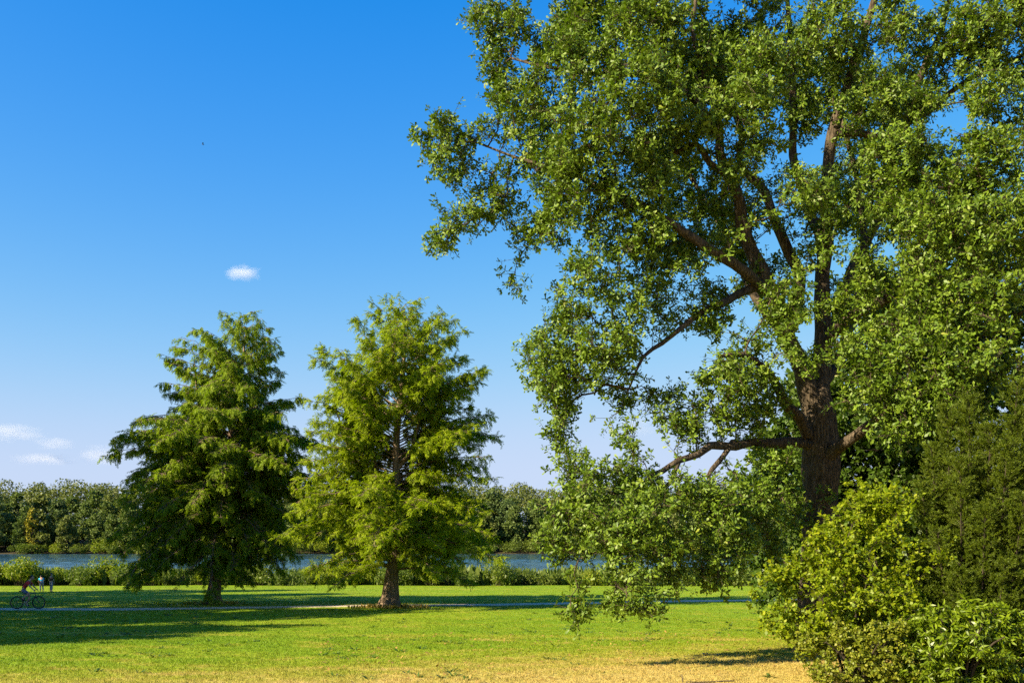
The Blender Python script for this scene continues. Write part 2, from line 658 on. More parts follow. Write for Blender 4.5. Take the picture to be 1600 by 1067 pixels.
M = {}
M['oak_leaf'] = leaf_mat('oak_leaf', [(0, (.042, .085, .006)), (.5, (.082, .142, .009)), (.93, (.140, .205, .015)), (1, (.22, .20, .03))], trans=.20, rough=.5, spec=.28)
M['cyp_leaf'] = leaf_mat('cypress_leaf', [(0, (.122, .190, .004)), (.6, (.212, .282, .006)), (1, (.32, .355, .010))], trans=.42, rough=.6, spec=.2)
M['cyp_leaf_deep'] = leaf_mat('cypress_leaf_deep', [(0, (.090, .155, .005)), (.6, (.160, .235, .006)), (1, (.25, .30, .010))], trans=.40, rough=.6, spec=.2)
M['hazel_leaf'] = leaf_mat('hazel_leaf', [(0, (.10, .165, .005)), (.5, (.20, .255, .007)), (.97, (.35, .36, .010)), (1, (.32, .18, .04))], trans=.42, rough=.5, spec=.3)
M['lance_leaf'] = leaf_mat('lance_leaf', [(0, (.095, .155, .005)), (.6, (.155, .22, .007)), (1, (.22, .27, .012))], trans=.36, rough=.4, spec=.4)
M['small_leaf'] = leaf_mat('small_leaf', [(0, (.11, .15, .012)), (.6, (.18, .21, .016)), (.9, (.25, .24, .02)), (1, (.20, .08, .03))], trans=.36, rough=.5, spec=.3)
M['yew_leaf'] = leaf_mat('conifer_leaf', [(0, (.042, .072, .003)), (.6, (.076, .112, .004)), (1, (.12, .15, .006))], trans=.3, rough=.55, spec=.25)
M['wood_leaf'] = leaf_mat('woodland_leaf', [(0, (.034, .070, .008)), (.6, (.062, .112, .012)), (1, (.10, .150, .018))], trans=.3)
M['far_a'] = leaf_mat('far_leaf_mid', [(0, (.062, .100, .024)), (1, (.120, .158, .038))], trans=.2, spec=.1)  # mid, dark and pale far leaves: distance haze put into colour, lightened and blued
M['far_b'] = leaf_mat('far_leaf_dark', [(0, (.046, .080, .026)), (1, (.092, .128, .040))], trans=.2, spec=.1)
M['far_c'] = leaf_mat('far_leaf_pale', [(0, (.085, .112, .026)), (1, (.145, .165, .040))], trans=.2, spec=.1)
M['far_e'] = leaf_mat('far_leaf_olive', [(0, (.070, .095, .022)), (1, (.150, .165, .042))], trans=.2, spec=.1)
M['far_d'] = leaf_mat('far_leaf_yellow', [(0, (.18, .17, .02)), (1, (.30, .26, .03))], trans=.2, spec=.1)
M['bank_leaf'] = leaf_mat('bank_leaf', [(0, (.10, .15, .010)), (.6, (.18, .22, .016)), (1, (.25, .26, .02))], trans=.4, spec=.2)
M['bank_deep'] = leaf_mat('bank_leaf_deep', [(0, (.055, .095, .014)), (.6, (.10, .14, .02)), (1, (.15, .18, .03))], trans=.35, spec=.2)
M['reed'] = leaf_mat('reed', [(0, (.08, .125, .025)), (.6, (.14, .18, .04)), (1, (.25, .25, .09))], trans=.3, spec=.2)
M['bark'] = bark_mat('oak_bark', (.016, .013, .009), (.135, .104, .070), bump=1.4)
M['bark_cyp'] = bark_mat('cypress_bark', (.06, .042, .028), (.25, .185, .125), scale=11, zs=.1)
M['bark_dark'] = bark_mat('dark_bark', (.018, .015, .010), (.06, .047, .032))
M['lawn'] = lawn_mat()
M['blade'] = blade_mat()
M['path'] = path_mat()
M['water'] = water_mat()


# ------------------------------------------------------------------ terrain
def axis(lo, hi, dense):
    pts = set()
    for a, b, s in dense:
        k = a
        while k < b:
            pts.add(round(k, 3)); k += s
    pts.add(lo); pts.add(hi)
    return sorted(pts)


xs = axis(-1500, 1500, [(-1500, -100, 100), (-100, -40, 8), (-40, 40, 1.0), (40, 100, 8), (100, 1500, 100)])
ys = axis(-1500, 1500, [(-1500, -60, 120), (-60, 0, 6), (0, 15, 1.5), (15, 60, .7), (60, 130, 1.5), (130, 300, 34), (300, 330, 3), (330, 1500, 60)])
v = np.array([(x, y, ground_z(x, y)) for y in ys for x in xs])
nx = len(xs)
f = np.array([(j * nx + i, j * nx + i + 1, (j + 1) * nx + i + 1, (j + 1) * nx + i) for j in range(len(ys) - 1) for i in range(nx - 1)])
mb = MB(); mb.add(v, f)
tag(link('lawn', mb.mesh('lawn', M['lawn'], True)), kind='structure')

mb = MB()
wx = np.concatenate([np.arange(-1400, -200, 100), np.arange(-200, 200, 1.6), np.arange(200, 1401, 100)])
wy = np.concatenate([np.arange(100, 330, .5), [330.0]])
GX, GY = np.meshgrid(wx, wy)
wr = np.random.default_rng(77)
GZ = np.zeros_like(GX)
for q in range(26):
    lam = 1.5 * 1.12 ** q * .75
    th = wr.normal() * .45 + 1.35
    ph = wr.uniform(0, 6.28)
    if lam > 9: break
    GZ += .0105 * lam ** .8 * np.sin((GX * math.cos(th) + GY * math.sin(th)) * 6.283 / lam + ph + .9 * np.sin(GX * .05 * (1 + q * .1) + q))
gust = .55 + .45 * np.sin(GY * .075 + 1.2 * np.sin(GX * .021) + 1.0) * np.sin(GX * .013 + GY * .02)
gust = np.where(GY > 285, gust * np.clip((311 - GY) / 26, .12, 1), gust)
GZ *= gust * .62
nxw = len(wx)
I = np.arange(len(wy) - 1)[:, None] * nxw + np.arange(nxw - 1)[None]
mb.add(np.stack([GX, GY, GZ], 2), np.stack([I, I + 1, I + nxw + 1, I + nxw], 2).reshape(-1, 4))
tag(link('lake', mb.mesh('lake', M['water'], True)), kind='structure')

# gravel path
PATH = [(-70, 44), (-45, 47.5), (-26.7, 50.2), (-15, 51.6), (-7, 54.6), (0, 56.6), (8, 59.4), (16.4, 62.8), (30, 69), (60, 84)]
pl = catmull([(Vector((x, y, 0)), 1.0) for x, y in PATH], .6)
vv = []
for i, (p, r) in enumerate(pl):
    a = pl[max(i - 1, 0)][0]; b = pl[min(i + 1, len(pl) - 1)][0]
    t = (b - a).normalized(); nr = Vector((-t.y, t.x, 0))
    for k in range(5):
        s = -1.15 + 2.3 * k / 4
        e = 0.14 * noise.noise(Vector((p.x * .8, p.y * .8, k))) if k in (0, 4) else 0
        q = p + nr * (s + e)
        vv.append((q.x, q.y, ground_z(q.x, q.y) + .03 - (.04 if k in (0, 4) else 0)))
ff = [(i * 5 + k, i * 5 + k + 1, (i + 1) * 5 + k + 1, (i + 1) * 5 + k) for i in range(len(pl) - 1) for k in range(4)]
mb = MB(); mb.add(vv, ff)
tag(link('path', mb.mesh('path', M['path'], True)), kind='structure')
pathY = lambda x: np.interp(x, [p[0] for p in PATH], [p[1] for p in PATH])


# ------------------------------------------------------------------ generic woody plant
def woody(name, label, cat, base, limbs, blobs, n_attr, leaf, shape, L, per, extra, bark, step=.4, kill=.45,
          grav=0.0, gap=-.15, gscale=.5, tipr=.006, cap=.2, twig=(.08, .3), wide=.45, curl=.15, group=None,
          wander=.25, up=.5, droop=0.0, trunk_sides=14, flute=0.0, min_draw=.0, sides=4, shell=.3, fill=.9, rough=.06, ros=None):
    """limbs: list of (part name, [(Vector, r)...]); blobs give the foliage; leaves sit in rosettes on twig tips"""
    root = empty(name, base)
    nodes = []
    for k, (nm, pts) in enumerate(limbs):
        mb = MB()
        sd = trunk_sides if nm == 'trunk' else max(6, trunk_sides // 2)
        limb_mesh(mb, pts, sides=sd, flute=flute if nm == 'trunk' else 0, seed=k * 3.1, rough=rough,
                  step=.15 if nm == 'trunk' else .25)
        link(nm, mb.mesh(nm, bark, True), root)
        rs = catmull(pts, step)
        i0 = int(len(rs) * (.45 if nm == 'trunk' and len(limbs) > 3 else .25))
        nodes += [tuple(p) for p, r in rs[i0:]]
    A, src = sample_blobs(blobs, n_attr, gap, gscale, shell)
    P, par, hook = colonize(nodes, A, step, kill, 70, grav, wander)
    rad, kids = pipe_radii(P, par, len(nodes), tipr, 2.25, cap)
    mb = MB()
    ch = np.nonzero(par >= 0)[0]
    r1 = rad[ch]; r0 = np.minimum(rad[par[ch]], r1 * 1.35)
    tubes(mb, P[par[ch]], P[ch], r0, r1, sides)
    # twigs: one to each attractor, extra ones along thin branches
    o = P[hook]; t = A
    thin = np.nonzero((rad < tipr * 3.2) & (par >= 0))[0]
    ne = int(extra)
    if ne and len(thin):
        pick = RNG.choice(thin, ne)
        dirs = norm(rand_dirs(ne) * .8 + norm(P[pick] - P[par[pick]]) * .6 + np.array([0, 0, up * .6 - droop * .6]))
        st = P[pick] + (P[par[pick]] - P[pick]) * RNG.random((ne, 1))
        tt = st + dirs * RNG.uniform(twig[0], twig[1], (ne, 1))
        o = np.concatenate([o, st]); t = np.concatenate([t, tt])
    tubes(mb, o, t, np.full(len(o), tipr * .8), np.full(len(o), tipr * .45), 3)
    br = link('branches', mb.mesh('branches', bark, True), root)
    br['kind'] = 'stuff'
    # leaves
    k = len(t)
    td = norm(t - o)
    if ros:
        tz = norm(td * .75 + rand_dirs(k) * .45 + np.array([0, 0, up * .55 - droop]))
        instanced('crown', root, ros, t, frames(z=tz), RNG.uniform(.78, 1.18, k), leaf)
        tag(root, label, cat, group)
        print(name, 'rosettes', k)
        return root
    nleaf = per
    T = np.repeat(t, nleaf, 0); O = np.repeat(o, nleaf, 0); D = np.repeat(td, nleaf, 0)
    back = RNG.random((len(T), 1)) ** 2 * fill
    org = T + (O - T) * back * np.minimum(1.0, .25 / np.maximum(np.linalg.norm(O - T, axis=1, keepdims=True), .01))
    ld = norm(D * .55 + rand_dirs(len(T)) * 1.0 + np.array([0, 0, -droop]))
    nn = norm(rand_dirs(len(T)) * .75 + np.array([0, 0, up]) + D * .3)
    mb = MB()
    leaves(mb, org, ld, nn, L * RNG.uniform(.65, 1.2, len(T)), shape, wide, curl)
    cr = link('crown', mb.mesh('crown', leaf), root)
    cr['kind'] = 'stuff'
    tag(root, label, cat, group)
    return root


def blob(px, py, d, rx, ry, w=1.0, dz=1.0):
    s = d / F
    return (W(px, py, d), (rx * s, (rx + ry) * .5 * s * dz, ry * s), w)


# ------------------------------------------------------------------ the big oak
def build_oak():
    T = lambda *a: [(W(x, y, d), r * (.84 if r < .4 else 1.0)) for x, y, d, r in a]
    bx, by = W(1279, 900, 26.5).x, 26.5
    gz = ground_z(bx, by)
    base = Vector((bx, by, gz))
    trunk = [(Vector((bx + .02, by, gz - .3)), .78), (Vector((bx, by, gz + .25)), .62)] + T((1278, 945, 26.5, .52), (1279, 860, 26.5, .47), (1281, 790, 26.5, .47),
            (1283, 735, 26.5, .52), (1281, 690, 26.5, .48), (1278, 645, 26.5, .42), (1280, 600, 26.7, .33), (1284, 555, 26.9, .22))
    rw = random.Random(5)

    def knotty(pts):
        out = [pts[0]]
        for a, b in zip(pts[:-1], pts[1:]):
            ln = (b[0] - a[0]).length
            if ln > .9:
                k_ = Vector((rw.uniform(-1, 1), rw.uniform(-1, 1), rw.uniform(-1, 1))) * min(.16, ln * .07)
                out.append((a[0].lerp(b[0], .5) + k_, (a[1] + b[1]) * .5 * rw.uniform(.92, 1.06)))
            out.append((b[0] + Vector((rw.uniform(-1, 1), rw.uniform(-1, 1), rw.uniform(-1, 1))) * .07, b[1] * rw.uniform(.93, 1.08)))
        return out

    limbs = [
        ('trunk', trunk),
        ('limb', T((1275, 670, 26.5, .36), (1262, 610, 26.4, .34), (1240, 550, 26.3, .29), (1222, 500, 26.2, .26), (1192, 430, 26, .23), (1163, 350, 25.8, .20),
                   (1138, 270, 25.6, .17), (1121, 205, 25.5, .14), (1100, 120, 25.2, .10), (1085, 40, 25, .07), (1080, -60, 25, .04))),
        ('limb', T((1230, 525, 26.3, .20), (1252, 430, 26.6, .19), (1222, 365, 26.7, .18), (1192, 300, 26.8, .15), (1160, 255, 26.8, .12), (1150, 180, 26.6, .09), (1140, 90, 26.5, .06))),
        ('limb', T((1205, 460, 26.1, .17), (1165, 425, 25.4, .16), (1120, 398, 24.8, .15), (1050, 350, 24.4, .13), (985, 312, 24.2, .11), (905, 275, 24.4, .075), (830, 255, 24.8, .05), (765, 232, 25, .03))),
        ('limb', T((1278, 650, 26.6, .34), (1283, 560, 26.9, .31), (1287, 470, 27, .27), (1291, 380, 27, .24), (1294, 290, 27, .20), (1303, 205, 27, .18), (1332, 110, 27, .155),
                   (1352, 50, 26.9, .13), (1366, -20, 26.8, .11), (1372, -120, 26.8, .07))),
        ('limb', T((1287, 410, 27, .19), (1262, 335, 27.6, .17), (1240, 240, 27.8, .14), (1241, 130, 27.6, .11), (1229, 40, 27.3, .09), (1225, -80, 27, .05))),
        ('limb', T((1284, 560, 26.9, .22), (1312, 480, 27.8, .19), (1345, 400, 28.5, .17), (1392, 285, 29, .14), (1440, 110, 28.4, .11), (1482, 0, 28, .08), (1500, -100, 28, .05))),
        ('limb', T((1272, 695, 26.3, .21), (1230, 692, 25.8, .165), (1180, 689, 25.1, .14), (1112, 697, 24.4, .115), (1060, 723, 23.9, .095), (1016, 744, 23.5, .08), (982, 795, 23, .055), (945, 850, 22.6, .035))),
        ('limb', T((1262, 680, 26.1, .20), (1232, 630, 25.5, .16), (1205, 590, 25, .12), (1165, 555, 24.4, .08), (1120, 560, 24, .05))),
        ('limb', T((1290, 715, 26.2, .24), (1330, 685, 25.3, .18), (1390, 640, 24, .14), (1460, 600, 23, .10), (1540, 560, 22, .06))),
        ('limb', T((1195, 445, 26.0, .14), (1130, 470, 25.2, .12), (1070, 508, 24.9, .09), (1035, 535, 24.7, .07), (1005, 560, 24.5, .05), (985, 610, 24.5, .03))),
        ('limb', T((1121, 215, 25.5, .13), (1065, 135, 25, .12), (1000, 122, 24.6, .09), (900, 110, 24.8, .06), (800, 90, 25.4, .03))),
        ('limb', T((1140, 275, 25.6, .11), (1085, 228, 25.3, .09), (1030, 255, 24.9, .07), (950, 235, 24.4, .05), (880, 180, 24.6, .03))),
        ('limb', T((1302, 210, 27, .13), (1385, 215, 27, .11), (1450, 175, 26.9, .10), (1525, 115, 26.8, .08), (1620, 75, 26.6, .05))),
        ('limb', T((1284, 600, 26.9, .22), (1330, 510, 29, .18), (1350, 400, 31, .14), (1330, 250, 32.5, .10), (1300, 100, 33, .06))),
        ('limb', T((1278, 620, 26.7, .20), (1220, 520, 29, .16), (1150, 400, 31.2, .12), (1080, 280, 32.5, .08), (1030, 160, 33, .05))),
        ('limb', T((1286, 540, 26.9, .20), (1380, 470, 25.3, .15), (1480, 400, 23.8, .11), (1580, 330, 23, .07), (1680, 260, 23, .04))),
        ('limb', T((1060, 723, 23.9, .075), (1030, 780, 23.2, .06), (1050, 850, 22.4, .035))),
        ('limb', T((1145, 690, 24.7, .09), (1105, 740, 23.8, .07), (1110, 810, 23, .04))),
    ]
    limbs = [limbs[0]] + [(nm, knotty(p)) for nm, p in limbs[1:]]
    B = []
    for a in [
        # left arms
        (675, 205, 25, 48, 32), (705, 262, 25, 38, 34), (745, 222, 25.3, 38, 40), (690, 378, 24.6, 32, 22), (735, 345, 24.7, 46, 30), (790, 308, 25, 46, 38),
        # upper left
        (760, 35, 26, 46, 38), (788, 105, 26, 45, 40), (850, 45, 25.4, 70, 52), (838, 165, 25, 66, 52), (905, 120, 24.4, 74, 62), (935, 30, 26.5, 74, 52),
        (850, 250, 25, 72, 48), (930, 225, 23.6, 78, 58), (900, 320, 24.2, 74, 48), (832, 365, 25, 40, 38), (965, 320, 24, 60, 42), (1005, 150, 23.4, 74, 60),
        (1010, 50, 25, 74, 52), (1085, 95, 25.5, 64, 60), (1040, 225, 25, 62, 42), (1085, 305, 27, 62, 42),
        # mid left
        (872, 478, 25, 54, 40), (823, 458, 25, 27, 16), (858, 560, 25, 48, 54), (930, 440, 24, 66, 50), (935, 550, 24.2, 66, 52), (900, 632, 25, 42, 40),
        (975, 490, 23.8, 52, 40), (1005, 405, 25, 62, 38), (1065, 380, 26, 54, 38), (960, 625, 25, 34, 28), (1085, 450, 27, 44, 32),
        (1130, 610, 24, 52, 44), (1168, 555, 24.6, 44, 42), (1095, 655, 24.4, 46, 32), (1180, 655, 25, 34, 32),
        # low left mass
        (905, 735, 24, 36, 36), (950, 715, 23.2, 50, 40), (892, 822, 23, 40, 34), (955, 800, 22.6, 64, 50), (1035, 805, 22.2, 74, 42), (1000, 860, 22, 74, 48),
        (932, 880, 22.4, 40, 50), (905, 940, 22, 22, 26), (958, 925, 22, 24, 32), (1004, 918, 22, 20, 30), (1080, 855, 22.2, 64, 46), (1120, 800, 22.6, 54, 42),
        (1110, 890, 22.6, 30, 26), (1150, 850, 23, 44, 44), (1172, 782, 23.6, 46, 36), (1210, 830, 24.3, 40, 50),
        # round the main limbs
        (1200, 110, 24.4, 58, 58), (1222, 215, 24.8, 52, 42), (1160, 175, 24.2, 58, 52), (1250, 50, 26, 58, 48), (1150, 40, 26.6, 66, 48), (1180, 285, 24, 44, 28),
        (1262, 300, 23.6, 44, 32), (1285, 385, 23.4, 36, 30), (1225, 482, 24, 40, 40), (1245, 545, 23.2, 50, 38), (1330, 90, 26.4, 44, 54), (1385, 50, 26, 56, 54),
        (1150, 350, 30, 44, 54), (1190, 440, 31, 50, 40),
        # right side
        (1425, 120, 25.4, 56, 54), (1480, 55, 26, 58, 46), (1560, 80, 26, 56, 50), (1402, 240, 24.2, 56, 44), (1470, 245, 23.2, 66, 54), (1550, 255, 23.2, 66, 52),
        (1405, 330, 24, 56, 44), (1480, 360, 22.2, 76, 54), (1570, 370, 22.2, 70, 62), (1382, 432, 23.2, 58, 46), (1445, 462, 22.2, 66, 52), (1540, 480, 21.8, 76, 56),
        (1370, 540, 22.8, 56, 46), (1442, 560, 21.8, 66, 50), (1530, 575, 21.6, 74, 46), (1352, 620, 22.6, 42, 36), (1412, 645, 22.4, 56, 42), (1392, 695, 22.8, 40, 30),
        (1340, 560, 24, 40, 40), (1500, 640, 22, 60, 40), (1590, 650, 22.2, 60, 40),
        (1300, 25, 25.4, 44, 40), (1345, 165, 25.6, 38, 40), (1480, 155, 25, 58, 46), (1565, 165, 24.6, 58, 46), (1590, 25, 26, 56, 44), (1100, 200, 24.2, 48, 36), (985, 235, 23.8, 56, 40),
        (1050, 300, 24.2, 54, 36), (1000, 355, 24, 52, 32), (1120, 335, 24.8, 44, 30), (1060, 435, 24.6, 46, 30), (895, 395, 24.4, 56, 36), (870, 300, 24.4, 60, 40), (1060, 770, 22.9, 60, 32),
        (990, 745, 23.3, 46, 30), (915, 785, 23.2, 44, 32), (1052, 655, 24.3, 44, 26), (1205, 725, 24.6, 36, 26), (1218, 770, 25, 34, 34), (870, 870, 22.8, 24, 24), (1040, 620, 24.5, 26, 22),
        (960, 680, 23.8, 40, 26), (1310, 480, 24.6, 36, 36), (1320, 330, 25, 34, 40), (1155, 255, 24.2, 40, 30),
        (882, 680, 24.6, 36, 34, 1.6), (930, 665, 24.2, 46, 30, 1.3), (868, 615, 24.8, 34, 34, 1.4), (905, 955, 22, 24, 24, 2.5), (960, 945, 22, 22, 24, 2.2), (1003, 942, 22, 18, 24, 2.2), (868, 830, 22.8, 26, 24, 1.8), (1115, 905, 22.6, 28, 22, 1.8),
        (1105, 500, 25.2, 44, 26), (1205, 580, 24.4, 40, 36), (1262, 185, 27.4, 36, 36), (1520, 60, 25.4, 44, 44), (1050, 470, 25, 36, 24), (1190, 640, 24.6, 38, 30),
        
    ]:
        B.append(blob(*a))
    for a in [  # beyond the frame and on the far side
        (1690, 130, 26, 80, 70), (1700, 300, 24, 80, 70), (1690, 450, 23, 80, 60), (1720, 560, 24, 60, 60),
        (880, -60, 26, 80, 60), (1000, -90, 26, 90, 70), (1130, -110, 26.5, 90, 70), (1260, -130, 27, 90, 70), (1390, -130, 27, 90, 70), (1520, -90, 27, 90, 70),
        (1630, -20, 26, 80, 60), (1200, -220, 27, 90, 60), (1330, -230, 27, 90, 60), (1100, 130, 32, 80, 60), (1030, 250, 32.5, 70, 50), (1250, 120, 33, 80, 60),
        (1380, 160, 33, 80, 70), (1330, 300, 32.5, 70, 60), (1460, 300, 32, 80, 70), (1450, 480, 31, 80, 60), (1560, 420, 30, 80, 60), (1350, 460, 31, 60, 50)]:
        B.append(blob(*a, w=.7))
    return woody('oak_tree', 'towering oak with rugged brown trunk and spreading leafy limbs', 'tree', base, limbs, B, 11500, M['oak_leaf'], 'diamond',
                 .135, 13, 32000, M['bark'], step=.34, kill=.36, gap=-.13, gscale=.75, tipr=.008, cap=.13, twig=(.10, .55), up=.55, curl=.16, wide=.52, fill=1.6,
                 wander=.38, trunk_sides=30, flute=.08, rough=.09,
                 ros=rosettes(M['oak_leaf'], 14, 10, .120, 'lobed', curl=.18, back=.20))


build_oak()


# ------------------------------------------------------------------ swamp cypresses
def cypress(name, label, px, d, base_r, lean, prof, nb, mat, seed, droop, up0, hang, stems=(), first=.9, dens=1.0, spray=.25, window=None, lowbias=.92):
    rs = np.random.default_rng(seed)
    x0 = (px - 800) / F * d
    gz = ground_z(x0, d)
    root = empty(name, (x0, d, gz))
    H = prof[-1][0]
    hs_ = [p[0] for p in prof]; lf = [p[1] for p in prof]; rt = [p[2] for p in prof]

    def axis_at(h):
        t = h / H
        return Vector((x0 + lean * t ** 1.1 + .10 * math.sin(h * .7 + seed), d + .12 * math.sin(h * .5 + 1 + seed), gz + h))

    pts = [(axis_at(0) - Vector((0, 0, .25)), base_r * 1.25), (axis_at(.0) + Vector((0, 0, .15)), base_r), (axis_at(.5), base_r * .80), (axis_at(1.1), base_r * .66), (axis_at(2.0), base_r * .58)]
    h = 3.5
    while h < H:
        pts.append((axis_at(h), max(base_r * .56 * (1 - h / H) ** .8, .03))); h += 1.5
    pts = [p_ for p_ in pts if p_[0].z < gz + H - 1.2]
    pts.append((axis_at(H - 1.0), .015))
    mb = MB(); limb_mesh(mb, pts, sides=30, rough=.08, flute=.42, seed=seed, step=.15)
    link('trunk', mb.mesh('trunk', M['bark_cyp'], True), root)
    p0s = []; p1s = []; r0s = []; r1s = []
    for (sh, ex, ey, eh, r) in stems:       # upright side stems
        a = axis_at(sh)
        tip = axis_at(eh - 1.6) + Vector((ex, ey, 0))
        mid = a.lerp(tip, .45) + Vector((ex * .30, ey * .3, 0))
        mb = MB(); limb_mesh(mb, [(a, r), (a.lerp(mid, .5) + Vector((ex * .1, ey * .1, -.2)), r * .85), (mid, r * .7), (tip, .02)], sides=8, seed=seed + sh, step=.25)
        link('limb', mb.mesh('limb', M['bark_cyp'], True), root)
    so = []; sd = []
    for i in range(nb):
        u = (i + .5) / nb
        tiph = first * .6 + (H - .1 - first * .6) * u ** lowbias
        az = i * 2.39996 + rs.normal() * .35
        if window and window[0] < tiph < window[1] and abs((az % 6.2832) - 4.7124) < .8 and rs.random() < .78: continue
        up = up0 + (.85 - up0) * max(0, (tiph / H - .25) / .75)
        dr = droop * (1 - .75 * tiph / H)
        ca = math.cos(az)
        R = np.interp(tiph, hs_, rt if ca > 0 else lf) * abs(ca) + .5 * (np.interp(tiph, hs_, rt) + np.interp(tiph, hs_, lf)) * (1 - abs(ca))
        h = min(max(tiph - (up - dr) * R, first), H - .2)
        Lb = R * rs.uniform(.82, 1.14)
        if rs.random() < .22: Lb *= .6
        ax = axis_at(h)
        off = ax.x - x0
        st = np.array(ax); hd = np.array([ca, math.sin(az), 0.0])
        K = max(4, int(Lb / .35))
        ts = np.linspace(0, 1, K + 1)
        wob = rs.normal(size=(K + 1, 3)) * .05 * ts[:, None]
        bend = rs.normal() * .18
        sidev = np.array([-hd[1], hd[0], 0])
        pp = st + hd * Lb * ts[:, None] + np.array([0, 0, 1]) * (Lb * (up * ts - dr * ts ** 2))[:, None] + sidev * (Lb * bend * ts ** 2)[:, None] + wob
        rb = np.interp(h, [0, H], [.075, .02]) * (1 - ts * .85) * min(1, .4 + Lb / 6)
        p0s.append(pp[:-1]); p1s.append(pp[1:]); r0s.append(rb[:-1]); r1s.append(rb[1:])
        # side branchlets
        nsec = int(Lb / .105 * dens)
        for j in range(nsec):
            t = rs.uniform(.16, 1.0) ** .8
            c = np.array([np.interp(t, ts, pp[:, q]) for q in range(3)])
            sg = 1 if j % 2 else -1
            l2 = min(1.5, (.34 + .30 * Lb * (1.05 - t)) * rs.uniform(.5, 1.1)) * .85
            sdv = hd * rs.uniform(.35, .9) + sidev * sg * rs.uniform(.5, 1.1) + np.array([0, 0, rs.normal() * .42 + .12 - hang * .5])
            sdv /= np.linalg.norm(sdv)
            e = c + sdv * l2 + np.array([0, 0, -hang * l2 * .35])
            p0s.append(c[None]); p1s.append(e[None]); r0s.append(np.array([.012])); r1s.append(np.array([.004]))
            m = max(2, int(l2 / .125 * dens))
            tt = rs.uniform(.12, 1.0, m)
            q = c + (e - c) * tt[:, None]
            so.append(q)
            dd = sdv * .7 + rs.normal(size=(m, 3)) * .5 + np.array([0, 0, -hang])
            sd.append(dd)
    mb = MB()
    tubes(mb, np.concatenate(p0s), np.concatenate(p1s), np.concatenate(r0s), np.concatenate(r1s), 4)
    b = link('branches', mb.mesh('branches', M['bark_cyp'], True), root); b['kind'] = 'stuff'
    so = np.concatenate(so); sd = norm(np.concatenate(sd))
    k = len(so)
    instanced('crown', root, feathers(mat, 8, 20, spray * 1.35, .15, .26), so, frames(x=sd + np.array([0, 0, -.12 - .3 * hang]), spin=False), rs.uniform(.75, 1.25, k), mat)
    tag(root, label, 'tree')
    print(name, 'sprays', k)
    return root


cypress('cypress_tree', 'bright green conifer with fluted sunlit trunk and airy layered crown', 612, 52.3, .60, .75,
        [(0.0, 3, 3), (1.2, 4.2, 4.5), (2.2, 5.8, 6.2), (3.6, 6.6, 5.6), (5, 5.8, 5.2), (6.6, 5.2, 5.0), (8.7, 5.3, 5.0), (11.5, 5.2, 4.9), (13.4, 5.2, 4.2), (14.6, 4.4, 3.4), (15.6, 3.1, 2.7), (16.4, 2.0, 1.7), (17.2, .8, .8)],
        185, M['cyp_leaf'], 11, .42, .22, .25, stems=((5.2, -2.0, .3, 14.6, .16), (7.5, 1.4, -.6, 13.8, .13), (6.5, -3.4, -.8, 12.6, .12)), first=1.9, window=(6.0, 11.0), dens=1.08)
cypress('cypress_tree', 'dense conifer with drooping branches and shaded lower half beside path', 336, 56.6, .52, 1.9,
        [(0.0, 4, 3), (1.6, 5.2, 3.6), (3.5, 6.0, 4.2), (5.4, 6.2, 4.6), (7.3, 6.7, 5.0), (9.4, 7.4, 5.4), (10.6, 5.0, 5.0), (11.6, 4.4, 4.2), (13, 4.5, 2.6), (14.5, 4.1, 2.0), (15.6, 3.5, 1.9), (16.4, 2.2, 1.5), (17.2, .9, .8)],
        215, M['cyp_leaf_deep'], 23, .66, .16, .6, stems=((9.5, -3.0, .4, 16.0, .13),), first=1.05, dens=1.08, lowbias=1.04)


# ------------------------------------------------------------------ shrubs and trees of the right-hand thicket
def shrub_stems(base, n, spread, h):
    out = []
    for i in range(n):
        a = 2 * math.pi * i / n + random.uniform(-.3, .3)
        e = base + Vector((math.cos(a) * spread * random.uniform(.4, 1), math.sin(a) * spread * random.uniform(.4, 1), h * random.uniform(.7, 1)))
        m = base.lerp(e, .5) + Vector((0, 0, .12 * h))
        out.append(('stem', [(base + Vector((math.cos(a) * .1, math.sin(a) * .1, -.1)), .035), (m, .025), (e, .012)]))
    return out


def on_ground(px, d):
    x = (px - 800) / F * d
    return Vector((x, d, ground_z(x, d)))


b0 = on_ground(1330, 20.6)
woody('hazel_shrub', 'large yellow green hazel bush with rounded leaves in front of oak trunk', 'shrub', b0, shrub_stems(b0, 9, 1.3, 2.6),
      [blob(*a) for a in [(1350, 800, 20.6, 55, 34), (1400, 800, 20.4, 45, 42), (1330, 850, 20.4, 75, 45), (1405, 870, 20.2, 60, 50), (1290, 880, 20.4, 55, 36), (1330, 930, 20, 85, 50),
                          (1245, 925, 20.4, 48, 34), (1205, 945, 20.4, 30, 22), (1245, 970, 20.2, 45, 34), (1400, 950, 20, 60, 50), (1290, 990, 20, 60, 36), (1380, 790, 21.6, 60, 40), (1340, 880, 21.8, 90, 60), (1202, 940, 20.4, 36, 26, 2.5), (1188, 968, 20.3, 26, 18, 2.0), (1228, 905, 20.5, 36, 24, 2.0), (1258, 890, 20.8, 36, 30), (1262, 960, 20.6, 44, 40)]],
      1500, M['hazel_leaf'], 'round', .086, 6, 2600, M['bark_dark'], step=.16, kill=.17, gap=-.02, gscale=1.3, tipr=.004, cap=.03, twig=(.05, .32), up=.8, curl=.1)
b0 = on_ground(1345, 19.2)
